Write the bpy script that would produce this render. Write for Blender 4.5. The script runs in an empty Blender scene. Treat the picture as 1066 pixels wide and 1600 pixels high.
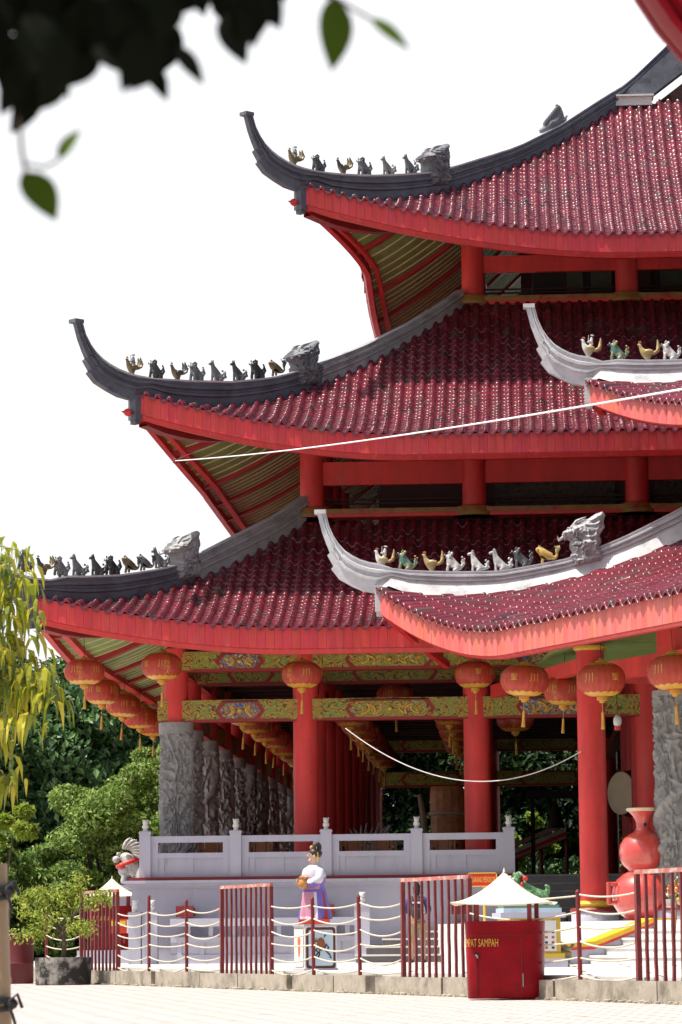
import bpy, math, random
import numpy as np
from math import sin, cos, pi, radians, sqrt, atan2
from mathutils import Vector, Matrix, noise as mnoise
random.seed(7)
RNG = np.random.default_rng(11)
SC = bpy.context.scene
COL = SC.collection

# ------------------------------------------------------------ camera
HC = 0.85
cam = bpy.data.cameras.new('camera')
camo = bpy.data.objects.new('camera', cam)
COL.objects.link(camo)
camo.matrix_world = (Matrix.Translation((0, 0, HC)) @ Matrix.Rotation(radians(3.1701), 4, 'Z')
                     @ Matrix.Rotation(pi / 2 + radians(7.5963), 4, 'X') @ Matrix.Rotation(-radians(.57), 4, 'Z'))
cam.sensor_fit = 'VERTICAL'
cam.sensor_height = 36.0
cam.lens = 36.0 * 5000 / 1600
cam.clip_start = 0.1
cam.clip_end = 2000
cam.dof.use_dof = True
cam.dof.focus_distance = 72
cam.dof.aperture_fstop = 10.0
SC.camera = camo

# ------------------------------------------------------------ world, sun, exposure
SUN = Vector((-.385, -.12, .915)).normalized()
SUN_EL = math.asin(SUN.z)
SUN_AZ = atan2(SUN.x, SUN.y)
world = bpy.data.worlds.new('World')
SC.world = world
world.use_nodes = True
wn, wl = world.node_tree.nodes, world.node_tree.links
wn.clear()
sky = wn.new('ShaderNodeTexSky')
sky.sky_type = 'NISHITA'
sky.sun_disc = False
sky.sun_elevation = SUN_EL
sky.sun_rotation = SUN_AZ
sky.dust_density = 4.0
sky.air_density = 1.2
veil = wn.new('ShaderNodeMixRGB')          # white cloud veil added over the blue to keep the sky ahead white
wt = wn.new('ShaderNodeTexCoord')          # kept thick towards the horizon and thinned overhead to cut fill light
wx = wn.new('ShaderNodeSeparateXYZ')
wr_ = wn.new('ShaderNodeMapRange')
wr_.inputs['From Min'].default_value = .34
wr_.inputs['From Max'].default_value = .56
wr_.inputs['To Min'].default_value = .92
wr_.inputs['To Max'].default_value = .04
wl.new(wt.outputs['Generated'], wx.inputs[0])
wl.new(wx.outputs['Z'], wr_.inputs['Value'])
wy = wn.new('ShaderNodeMapRange')           # veil kept bright ahead and dimmed behind the camera to deepen the shade
wy.inputs['From Min'].default_value = -.15
wy.inputs['From Max'].default_value = .45
wy.inputs['To Min'].default_value = .16
wy.inputs['To Max'].default_value = 1
wl.new(wx.outputs['Y'], wy.inputs['Value'])
wm_ = wn.new('ShaderNodeMath')
wm_.operation = 'MULTIPLY'
wl.new(wr_.outputs[0], wm_.inputs[0])
wl.new(wy.outputs[0], wm_.inputs[1])
wl.new(wm_.outputs[0], veil.inputs[0])
veil.inputs[2].default_value = (8.2, 8.25, 8.4, 1)
bg = wn.new('ShaderNodeBackground')
bg.inputs[1].default_value = .1
wo = wn.new('ShaderNodeOutputWorld')
wl.new(sky.outputs[0], veil.inputs[1])
wl.new(veil.outputs[0], bg.inputs[0])
wl.new(bg.outputs[0], wo.inputs[0])
sl = bpy.data.lights.new('sun', 'SUN')
sl.energy = 5.0
sl.angle = radians(.5)
sl.color = (1, .95, .87)
so = bpy.data.objects.new('sun', sl)
so.rotation_euler = (-SUN).to_track_quat('-Z', 'Y').to_euler()
COL.objects.link(so)
SC.view_settings.view_transform = 'Standard'
SC.view_settings.look = 'None'
SC.view_settings.gamma = 1
SC.view_settings.exposure = .5
SC.cycles.max_bounces = 6
SC.cycles.diffuse_bounces = 3
SC.cycles.glossy_bounces = 3
SC.cycles.transmission_bounces = 4
SC.cycles.transparent_max_bounces = 6
SC.cycles.use_denoising = True
SC.cycles.sample_clamp_indirect = 6

# ------------------------------------------------------------ materials
MATS = {}


def M(name, color=None, rough=.55, var=.14, scale=3.0, bump=0., bscale=30., spec=.5, metal=0., stretch=(1, 1, 1),
      dirt=None, dirtscale=1.2, dirtlo=.55, dirthi=.75, transl=0., coat=0., stops=None):
    """procedural principled material; colour from the mesh's Col attribute when color is None"""
    if name in MATS:
        return MATS[name]
    m = bpy.data.materials.new(name)
    m.use_nodes = True
    n, l = m.node_tree.nodes, m.node_tree.links
    p = n['Principled BSDF']
    p.inputs['Roughness'].default_value = rough
    p.inputs['Specular IOR Level'].default_value = spec
    p.inputs['Metallic'].default_value = metal
    if coat:
        p.inputs['Coat Weight'].default_value = coat
        p.inputs['Coat Roughness'].default_value = .12
    tc = n.new('ShaderNodeTexCoord')
    mp = n.new('ShaderNodeMapping')
    mp.inputs['Scale'].default_value = stretch
    l.new(tc.outputs['Object'], mp.inputs[0])
    nz = n.new('ShaderNodeTexNoise')
    nz.inputs['Scale'].default_value = scale
    nz.inputs['Detail'].default_value = 6
    nz.inputs['Roughness'].default_value = .65
    l.new(mp.outputs[0], nz.inputs['Vector'])
    if color is None:
        base = n.new('ShaderNodeAttribute')
        base.attribute_name = 'Col'
        bo = base.outputs['Color']
    else:
        base = n.new('ShaderNodeRGB')
        base.outputs[0].default_value = (*color, 1)
        bo = base.outputs[0]
    mr = n.new('ShaderNodeMapRange')
    mr.inputs['From Min'].default_value = .3
    mr.inputs['From Max'].default_value = .7
    mr.inputs['To Min'].default_value = 1 - var
    mr.inputs['To Max'].default_value = 1 + var
    l.new(nz.outputs['Fac'], mr.inputs['Value'])
    mul = n.new('ShaderNodeVectorMath')
    mul.operation = 'SCALE'
    l.new(bo, mul.inputs[0])
    l.new(mr.outputs[0], mul.inputs['Scale'])
    out = mul.outputs[0]
    if dirt:
        dz = n.new('ShaderNodeTexNoise')
        dz.inputs['Scale'].default_value = dirtscale
        dz.inputs['Detail'].default_value = 8
        dz.inputs['Roughness'].default_value = .7
        l.new(mp.outputs[0], dz.inputs['Vector'])
        r = n.new('ShaderNodeMapRange')
        r.inputs['From Min'].default_value = dirtlo
        r.inputs['From Max'].default_value = dirthi
        l.new(dz.outputs['Fac'], r.inputs['Value'])
        mx = n.new('ShaderNodeMixRGB')
        l.new(r.outputs[0], mx.inputs[0])
        l.new(out, mx.inputs[1])
        mx.inputs[2].default_value = (*dirt, 1)
        out = mx.outputs[0]
    l.new(out, p.inputs['Base Color'])
    if bump:
        bz = n.new('ShaderNodeTexNoise')
        bz.inputs['Scale'].default_value = bscale
        bz.inputs['Detail'].default_value = 5
        l.new(tc.outputs['Object'], bz.inputs['Vector'])
        b = n.new('ShaderNodeBump')
        b.inputs['Strength'].default_value = bump
        b.inputs['Distance'].default_value = .02
        l.new(bz.outputs['Fac'], b.inputs['Height'])
        l.new(b.outputs[0], p.inputs['Normal'])
    if transl:
        tr = n.new('ShaderNodeBsdfTranslucent')
        l.new(out, tr.inputs['Color'])
        ms = n.new('ShaderNodeMixShader')
        ms.inputs[0].default_value = transl
        l.new(p.outputs[0], ms.inputs[1])
        l.new(tr.outputs[0], ms.inputs[2])
        l.new(ms.outputs[0], n['Material Output'].inputs['Surface'])
    MATS[name] = m
    return m


TILE = M('glazed roof tile', None, rough=.3, var=.3, scale=4, bump=.015, bscale=30, spec=.7,
         dirt=(.07, .03, .032), dirtscale=2.2, dirtlo=.52, dirthi=.8)
RIDGE = M('grey ridge plaster', (.095, .102, .125), rough=.6, var=.3, scale=2.5, bump=.25, bscale=14, dirt=(.03, .032, .04), dirtscale=3)
RIDGEL = M('pale ridge plaster', (.52, .53, .55), rough=.6, var=.2, scale=2.5, bump=.25, bscale=14, dirt=(.26, .26, .28), dirtscale=3, dirtlo=.58, dirthi=.8)
RED = M('red paint', (.64, .040, .036), rough=.5, var=.22, scale=2.2, stretch=(1, 1, .3), bump=.06, bscale=25, dirt=(.50, .10, .09), dirtscale=2.4, dirtlo=.56, dirthi=.85)
REDF = M('red fascia paint', None, rough=.45, var=.16, scale=6, stretch=(1, 1, .12), bump=.08, bscale=20, dirt=(.60, .15, .14), dirtscale=5, dirtlo=.56, dirthi=.85)
DRED = M('dark red paint', (.2, .012, .014), rough=.5, var=.25, scale=3)
GREEN = M('green soffit paint', (.22, .32, .09), rough=.6, var=.2, scale=3)
CREAM = M('cream batten paint', (.62, .58, .36), rough=.6, var=.1)
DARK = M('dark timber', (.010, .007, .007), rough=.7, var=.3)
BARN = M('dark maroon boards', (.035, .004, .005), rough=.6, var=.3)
GOLD = M('gold paint', (.62, .36, .05), rough=.4, var=.25, scale=14)
STONE = M('carved grey stone', (.26, .255, .25), rough=.6, var=.2, scale=7, bump=.25, bscale=30, dirt=(.09, .085, .08), dirtscale=5, dirtlo=.55, dirthi=.8)
LAV = M('pale lavender grey paint', (.43, .42, .50), rough=.6, var=.08, scale=2, bump=.08, bscale=12,
        dirt=(.27, .26, .28), dirtscale=3.2, dirtlo=.6, dirthi=.82, stretch=(1, 1, .22))
WHITE = M('white stone', (.63, .62, .60), rough=.7, var=.1, scale=2, bump=.15, bscale=18, dirt=(.4, .39, .37), dirtscale=1.1, dirtlo=.58, dirthi=.8)
GSTONE = M('grey stair stone', (.13, .12, .12), rough=.7, var=.18, scale=3, bump=.2, bscale=20)
COLM = M('painted surface', None, rough=.5, var=.12, scale=8)
GLAZE = M('glazed ceramic', None, rough=.32, var=.25, scale=14, bump=.25, bscale=40, dirt=(.1, .1, .09), dirtscale=9, dirtlo=.6, dirthi=.85)
SILV = M('weathered ceramic', None, rough=.5, var=.35, scale=14, bump=.4, bscale=40)
CLOTH = M('cloth', None, rough=.85, var=.12, scale=20)
SKIN = M('skin', (.42, .24, .16), rough=.55, var=.05)
HAIR = M('black hair', (.012, .01, .01), rough=.5)
WOODC = M('orange wood', (.3, .1, .03), rough=.5, var=.3, scale=5)
BLACK = M('black rubber', (.012, .012, .013), rough=.6)
BARS = M('dark red steel', (.16, .008, .010), rough=.35, var=.35, scale=5, dirt=(.07, .03, .025), dirtscale=6, dirtlo=.55, dirthi=.7)
ROPE = M('cream rope', (.58, .53, .42), rough=.8, var=.3, scale=40, bump=.5, bscale=90)
LANT = M('lantern silk', (.55, .065, .035), rough=.5, var=.2, scale=5, transl=.25, dirt=(.46, .14, .09), dirtscale=1.3, dirtlo=.5, dirthi=.8)
LANTG = M('lantern gold trim', (.66, .36, .05), rough=.4, var=.2, transl=.1)
LEAF = M('leaf', None, rough=.55, var=.15, scale=1.5, transl=.35, spec=.25)
LEAFG = M('glossy leaf', None, rough=.35, var=.15, scale=1.5, transl=.35, spec=.5)
BARK = M('bark', (.1, .075, .05), rough=.9, var=.35, scale=8, bump=.5, bscale=15)
CONC = M('stained concrete', (.34, .30, .24), rough=.85, var=.2, scale=5, bump=.3, bscale=20, dirt=(.10, .085, .06), dirtscale=1.4, dirtlo=.5, dirthi=.7)


def beam_mat(name, field, swirl, spot):
    """painted beam: swirling gilt scrolls over a coloured field"""
    m = bpy.data.materials.new(name)
    m.use_nodes = True
    n, l = m.node_tree.nodes, m.node_tree.links
    p = n['Principled BSDF']
    p.inputs['Roughness'].default_value = .5
    tc = n.new('ShaderNodeTexCoord')
    nz = n.new('ShaderNodeTexNoise')
    nz.inputs['Scale'].default_value = 4.5
    nz.inputs['Detail'].default_value = 1
    l.new(tc.outputs['Object'], nz.inputs['Vector'])
    mx = n.new('ShaderNodeMixRGB')
    mx.inputs[0].default_value = .22
    l.new(tc.outputs['Object'], mx.inputs[1])
    l.new(nz.outputs['Color'], mx.inputs[2])
    wv = n.new('ShaderNodeTexWave')
    wv.wave_type = 'RINGS'
    wv.inputs['Scale'].default_value = 3.2
    wv.inputs['Distortion'].default_value = 14
    wv.inputs['Detail'].default_value = 2
    wv.inputs['Detail Scale'].default_value = 2.2
    l.new(mx.outputs[0], wv.inputs['Vector'])
    vo = n.new('ShaderNodeTexVoronoi')
    vo.inputs['Scale'].default_value = 11
    l.new(mx.outputs[0], vo.inputs['Vector'])
    cr = n.new('ShaderNodeValToRGB')
    cr.color_ramp.interpolation = 'LINEAR'
    e = cr.color_ramp.elements
    e[0].position, e[0].color = .30, (*field, 1)
    e[1].position, e[1].color = .48, (*swirl, 1)
    x = e.new(.80); x.color = (swirl[0] * .75, swirl[1] * .7, swirl[2] * .7, 1)
    x = e.new(.93); x.color = (.12, .05, .015, 1)
    l.new(wv.outputs['Fac'], cr.inputs[0])
    c2 = n.new('ShaderNodeValToRGB')
    c2.color_ramp.interpolation = 'CONSTANT'
    c2.color_ramp.elements[0].color = (1, 1, 1, 1)
    c2.color_ramp.elements[1].position = .24
    c2.color_ramp.elements[1].color = (0, 0, 0, 1)
    l.new(vo.outputs['Distance'], c2.inputs[0])
    m2 = n.new('ShaderNodeMixRGB')
    l.new(c2.outputs[0], m2.inputs[0])
    l.new(cr.outputs[0], m2.inputs[1])
    m2.inputs[2].default_value = (*spot, 1)
    l.new(m2.outputs[0], p.inputs['Base Color'])
    MATS[name] = m
    return m


BEAMG = beam_mat('green gilt scrollwork', (.20, .27, .05), (.55, .36, .05), (.10, .16, .06))
BEAMB = beam_mat('blue gilt scrollwork', (.045, .09, .26), (.58, .32, .04), (.42, .42, .36))
BEAMO = beam_mat('amber gilt scrollwork', (.30, .24, .05), (.55, .30, .03), (.12, .09, .03))


# ------------------------------------------------------------ mesh builder
class MB:
    def __init__(s):
        s.v, s.f, s.m, s.c = [], [], [], []
        s.mats = []
        s.n = 0

    def mi(s, mat):
        if mat not in s.mats:
            s.mats.append(mat)
        return s.mats.index(mat)

    def add(s, verts, faces, mat, col=(.5, .5, .5)):
        """col: one rgb, or a list with one per face"""
        k = s.mi(mat)
        b = s.n
        s.v.extend([tuple(map(float, p)) for p in verts])
        s.n += len(verts)
        many = len(col) and not np.isscalar(col[0])
        for i, f in enumerate(faces):
            s.f.append([int(b + j) for j in f])
            s.m.append(k)
            s.c.append(tuple(col[i]) if many else col)
        return b

    def box(s, x0, x1, y0, y1, z0, z1, mat, col=(.5, .5, .5)):
        v = [(x0, y0, z0), (x1, y0, z0), (x1, y1, z0), (x0, y1, z0), (x0, y0, z1), (x1, y0, z1), (x1, y1, z1), (x0, y1, z1)]
        s.add(v, [(0, 3, 2, 1), (4, 5, 6, 7), (0, 1, 5, 4), (1, 2, 6, 5), (2, 3, 7, 6), (3, 0, 4, 7)], mat, col)

    def obox(s, c, ax, ay, hx, hy, z0, z1, mat, col=(.5, .5, .5)):
        """box on plan axes ax, ay (unit 2-D) around plan centre c"""
        v = []
        for z in (z0, z1):
            for i, j in ((-1, -1), (1, -1), (1, 1), (-1, 1)):
                v.append((c[0] + ax[0] * hx * i + ay[0] * hy * j, c[1] + ax[1] * hx * i + ay[1] * hy * j, z))
        s.add(v, [(0, 3, 2, 1), (4, 5, 6, 7), (0, 1, 5, 4), (1, 2, 6, 5), (2, 3, 7, 6), (3, 0, 4, 7)], mat, col)

    def prism(s, poly, z0, z1, mat, col=(.5, .5, .5)):
        n = len(poly)
        v = [(x, y, z0) for x, y in poly] + [(x, y, z1) for x, y in poly]
        f = [tuple(range(n))[::-1], tuple(range(n, 2 * n))] + [(i, (i + 1) % n, n + (i + 1) % n, n + i) for i in range(n)]
        s.add(v, f, mat, col)

    def tube(s, pts, r, mat, n=8, col=(.5, .5, .5), cap=True):
        pts = [Vector(p) for p in pts]
        rs = [r] * len(pts) if np.isscalar(r) else list(r)
        v, f = [], []
        prev = None
        for i, p in enumerate(pts):
            t = (pts[min(i + 1, len(pts) - 1)] - pts[max(i - 1, 0)])
            t = t.normalized() if t.length > 1e-9 else Vector((0, 0, 1))
            if prev is None:
                a = Vector((0, 0, 1)) if abs(t.z) < .9 else Vector((1, 0, 0))
                u = t.cross(a).normalized()
            else:
                u = (prev - t * prev.dot(t))
                u = u.normalized() if u.length > 1e-6 else t.orthogonal().normalized()
            prev = u
            w = t.cross(u)
            for k in range(n):
                an = 2 * pi * k / n
                v.append(p + (u * cos(an) + w * sin(an)) * rs[i])
        for i in range(len(pts) - 1):
            for k in range(n):
                a, b = i * n + k, i * n + (k + 1) % n
                f.append((a, b, b + n, a + n))
        if cap:
            f.append(tuple(range(n))[::-1])
            f.append(tuple(range((len(pts) - 1) * n, len(pts) * n)))
        s.add(v, f, mat, col)

    def lathe(s, prof, c, mat, n=24, col=(.5, .5, .5), rib=None, cols=None, axis=None, closed=True, squash=(1, 1)):
        """prof: list of (r, z); axis: optional 3x3 Matrix to turn it; cols: one rgb per profile segment"""
        v, f, cc = [], [], []
        for r, z in prof:
            for k in range(n):
                a = 2 * pi * k / n
                rr = r * (rib(a) if rib else 1)
                p = Vector((rr * cos(a) * squash[0], rr * sin(a) * squash[1], z))
                if axis:
                    p = axis @ p
                v.append(p + Vector(c))
        for i in range(len(prof) - 1):
            for k in range(n):
                a, b = i * n + k, i * n + (k + 1) % n
                f.append((a, b, b + n, a + n))
                cc.append(cols[i] if cols else col)
        if closed:
            f.append(tuple(range(n))[::-1]); cc.append(cols[0] if cols else col)
            f.append(tuple(range((len(prof) - 1) * n, len(prof) * n))); cc.append(cols[-1] if cols else col)
        s.add(v, f, mat, cc)

    def ball(s, c, r, mat, col=(.5, .5, .5), n=12, rot=None):
        if np.isscalar(r):
            r = (r, r, r)
        v, f = [], []
        m = n // 2
        for i in range(m + 1):
            th = pi * i / m
            for k in range(n):
                a = 2 * pi * k / n
                p = Vector((r[0] * sin(th) * cos(a), r[1] * sin(th) * sin(a), r[2] * cos(th)))
                if rot:
                    p = rot @ p
                v.append(p + Vector(c))
        for i in range(m):
            for k in range(n):
                a, b = i * n + k, i * n + (k + 1) % n
                f.append((a, a + n, b + n, b))
        s.add(v, f, mat, col)

    def grid(s, P, mat, col=(.5, .5, .5), flip=False, mask=None):
        """P: array (a, b, 3)"""
        a, b = P.shape[:2]
        idx = np.arange(a * b).reshape(a, b)
        f = np.stack([idx[:-1, :-1], idx[1:, :-1], idx[1:, 1:], idx[:-1, 1:]], -1)
        if mask is not None:
            f = f[mask]
        f = f.reshape(-1, 4)
        if flip:
            f = f[:, ::-1]
        s.add(P.reshape(-1, 3), f, mat, col)

    def mesh(s, name, origin=(0, 0, 0), smooth=0., matrix=None):
        me = bpy.data.meshes.new(name)
        v = np.array(s.v, float) - np.array(origin, float)
        me.from_pydata(v.tolist(), [], s.f)
        for m in s.mats:
            me.materials.append(m)
        me.polygons.foreach_set('material_index', s.m)
        at = me.color_attributes.new('Col', 'FLOAT_COLOR', 'CORNER')
        tot = np.array([len(f) for f in s.f])
        cc = np.ones((len(s.f), 4), np.float32)
        cc[:, :3] = np.array(s.c, np.float32)
        at.data.foreach_set('color', np.repeat(cc, tot, axis=0).ravel())
        if smooth:
            me.polygons.foreach_set('use_smooth', [True] * len(s.f))
            me.set_sharp_from_angle(angle=radians(smooth))
        me.validate()
        me.update()
        return me

    def build(s, name, parent=None, smooth=0., origin=None, label=None):
        if origin is None:
            origin = wpos(parent) if parent is not None else (0, 0, 0)
        o = bpy.data.objects.new(name, s.mesh(name, origin, smooth))
        COL.objects.link(o)
        if parent is not None:
            o.parent = parent
        else:
            o.location = origin
        if label:
            o['label'] = label
        return o


def wpos(o):
    p = Vector((0, 0, 0))
    while o is not None:
        p = p + o.location
        o = o.parent
    return tuple(p)


def tag(o, label, cat, group=None, kind=None):
    if label:
        o['label'] = label
    if cat:
        o['category'] = cat
    if group:
        o['group'] = group
    if kind:
        o['kind'] = kind
    return o


def thing(name, label, cat, loc=(0, 0, 0), rz=0., group=None):
    o = bpy.data.objects.new(name, None)
    o.empty_display_size = .2
    o.location = loc
    o.rotation_euler = (0, 0, rz)
    COL.objects.link(o)
    return tag(o, label, cat, group)


def dup(root, loc, rz, label, group=None, scale=None):
    r = root.copy()
    COL.objects.link(r)
    r.location = loc
    r.rotation_euler = (0, 0, rz)
    if scale:
        r.scale = (scale, scale, scale)
    r['label'] = label
    if group:
        r['group'] = group
    for ch in list(root.children):
        c = ch.copy()
        COL.objects.link(c)
        c.parent = r
        for g in ch.children:
            d = g.copy()
            COL.objects.link(d)
            d.parent = c
    return r


def skin(joints, edges, sub=2, root=0):
    """joints: list of (x, y, z, r) or (x, y, z, rx, ry); returns (verts, faces) of one continuous skinned surface"""
    me = bpy.data.meshes.new('skin')
    me.from_pydata([j[:3] for j in joints], edges, [])
    o = bpy.data.objects.new('skin', me)
    COL.objects.link(o)
    md = o.modifiers.new('s', 'SKIN')
    md.use_smooth_shade = True
    if not me.skin_vertices:
        me.attributes.new  # the modifier adds the layer itself on evaluation
    ss = o.modifiers.new('u', 'SUBSURF')
    ss.levels = sub
    ss.render_levels = sub
    sv = me.skin_vertices[0].data if len(me.skin_vertices) else None
    if sv is None:
        import bmesh
        bm = bmesh.new(); bm.from_mesh(me); bm.verts.layers.skin.verify(); bm.to_mesh(me); bm.free()
        sv = me.skin_vertices[0].data
    for i, j in enumerate(joints):
        sv[i].radius = (j[3], j[4] if len(j) > 4 else j[3])
        sv[i].use_root = (i == root)
    dg = bpy.context.evaluated_depsgraph_get()
    dg.update()
    ev = o.evaluated_get(dg)
    m2 = ev.to_mesh()
    V = [tuple(v.co) for v in m2.vertices]
    F = [tuple(p.vertices) for p in m2.polygons]
    ev.to_mesh_clear()
    bpy.data.objects.remove(o)
    bpy.data.meshes.remove(me)
    return V, F


def text_mesh(body, size, extrude=0., align='CENTER'):
    """outline text as (verts, faces) in its own XY plane"""
    cu = bpy.data.curves.new('t', 'FONT')
    cu.body = body
    cu.size = size
    cu.align_x = align
    cu.align_y = 'CENTER'
    cu.extrude = extrude
    cu.resolution_u = 3
    o = bpy.data.objects.new('t', cu)
    COL.objects.link(o)
    dg = bpy.context.evaluated_depsgraph_get()
    dg.update()
    m = o.evaluated_get(dg).to_mesh()
    V = [tuple(v.co) for v in m.vertices]
    F = [tuple(p.vertices) for p in m.polygons]
    o.evaluated_get(dg).to_mesh_clear()
    bpy.data.objects.remove(o)
    bpy.data.curves.remove(cu)
    return V, F

# ------------------------------------------------------------ ground
XC = 9.0                                            # the temple's axis of symmetry
GX = [-8.2, -5.1, -1.05, 3.0, 7.05, 11.0, 15.0, 19.05, 23.1, 26.2]
GY = [76, 79.1, 83.15, 87.2, 91.2, 95.2, 99.3, 103.3, 107.3, 110.4]
FLOOR = 2.27
SLAB = .32
FD = Vector((-.4014, .9159))                         # the fence runs away to the left along this
FN = Vector((.9159, .4014))                          # and the slab lies on this side of it
F0 = Vector((1.42, 41.55))


def fence_at(Y, off=0.):
    t = (Y - F0.y) / FD.y
    p = F0 + FD * t + FN * off
    return p


def paving_mat():
    m = bpy.data.materials.new('sun bleached brick paving')
    m.use_nodes = True
    n, l = m.node_tree.nodes, m.node_tree.links
    p = n['Principled BSDF']
    p.inputs['Roughness'].default_value = .8
    tc = n.new('ShaderNodeTexCoord')
    mp = n.new('ShaderNodeMapping')
    mp.inputs['Rotation'].default_value = (0, 0, radians(14))
    l.new(tc.outputs['Object'], mp.inputs[0])
    br = n.new('ShaderNodeTexBrick')
    br.inputs['Color1'].default_value = (.50, .425, .395, 1)
    br.inputs['Color2'].default_value = (.455, .385, .355, 1)
    br.inputs['Mortar'].default_value = (.17, .13, .11, 1)
    br.inputs['Scale'].default_value = 1
    br.inputs['Brick Width'].default_value = .42
    br.inputs['Row Height'].default_value = .42
    br.inputs['Mortar Size'].default_value = .018
    l.new(mp.outputs[0], br.inputs['Vector'])
    nz = n.new('ShaderNodeTexNoise')
    nz.inputs['Scale'].default_value = 2.2
    nz.inputs['Detail'].default_value = 7
    nz.inputs['Roughness'].default_value = .75
    l.new(tc.outputs['Object'], nz.inputs['Vector'])
    r = n.new('ShaderNodeMapRange')
    r.inputs['From Min'].default_value = .585
    r.inputs['From Max'].default_value = .64
    l.new(nz.outputs['Fac'], r.inputs['Value'])
    mx = n.new('ShaderNodeMixRGB')
    l.new(r.outputs[0], mx.inputs[0])
    l.new(br.outputs['Color'], mx.inputs[1])
    mx.inputs[2].default_value = (.16, .12, .1, 1)
    l.new(mx.outputs[0], p.inputs['Base Color'])
    b = n.new('ShaderNodeBump')
    b.inputs['Strength'].default_value = .5
    b.inputs['Distance'].default_value = .01
    l.new(br.outputs['Fac'], b.inputs['Height'])
    b.invert = True
    l.new(b.outputs[0], p.inputs['Normal'])
    return m


g = MB()
g.add([(-400, -60, 0), (400, -60, 0), (400, 700, 0), (-400, 700, 0)], [(0, 1, 2, 3)], paving_mat())
tag(g.build('plaza_ground'), None, None, kind='structure')

def slab_mat():
    m = bpy.data.materials.new('forecourt slabs')
    m.use_nodes = True
    n, l = m.node_tree.nodes, m.node_tree.links
    p = n['Principled BSDF']
    p.inputs['Roughness'].default_value = .75
    tc = n.new('ShaderNodeTexCoord')
    br = n.new('ShaderNodeTexBrick')
    br.inputs['Color1'].default_value = (.55, .53, .50, 1)
    br.inputs['Color2'].default_value = (.50, .48, .45, 1)
    br.inputs['Mortar'].default_value = (.16, .15, .13, 1)
    br.inputs['Scale'].default_value = 1
    br.inputs['Brick Width'].default_value = 1.8
    br.inputs['Row Height'].default_value = 2.2
    br.inputs['Mortar Size'].default_value = .035
    l.new(tc.outputs['Object'], br.inputs['Vector'])
    nz = n.new('ShaderNodeTexNoise')
    nz.inputs['Scale'].default_value = .8
    nz.inputs['Detail'].default_value = 9
    nz.inputs['Roughness'].default_value = .7
    l.new(tc.outputs['Object'], nz.inputs['Vector'])
    r = n.new('ShaderNodeMapRange')
    r.inputs['From Min'].default_value = .56
    r.inputs['From Max'].default_value = .7
    l.new(nz.outputs['Fac'], r.inputs['Value'])
    mx = n.new('ShaderNodeMixRGB')
    l.new(r.outputs[0], mx.inputs[0])
    l.new(br.outputs['Color'], mx.inputs[1])
    mx.inputs[2].default_value = (.24, .21, .18, 1)
    l.new(mx.outputs[0], p.inputs['Base Color'])
    return m


SLABM = slab_mat()
# the raised forecourt whose edge carries the fence
g = MB()
a, b_ = fence_at(38, .22), fence_at(100, .22)
g.prism([(a.x, a.y), (40, 38), (40, 130), (b_.x, 130), (b_.x, b_.y)], .0, SLAB, SLABM)
tag(g.build('forecourt_ground'), None, None, kind='structure')
# stained kerb along its edge: blocks with gaps (drain mouths) between
g = MB()
y = 39.0
while y < 84:
    ln = random.uniform(1.2, 3.2)
    p, q = fence_at(y, .07), fence_at(y + ln, .07)
    mid = (p + q) / 2
    g.obox(mid, FD, FN, (q - p).length / 2, .148 + random.uniform(-.012, .012), -.05, SLAB - .035 + random.uniform(-.02, .006), CONC)
    y += ln + random.choice((.03, .05, .22, .4))
tag(g.build('stained_kerb'), None, None, kind='structure')

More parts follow.
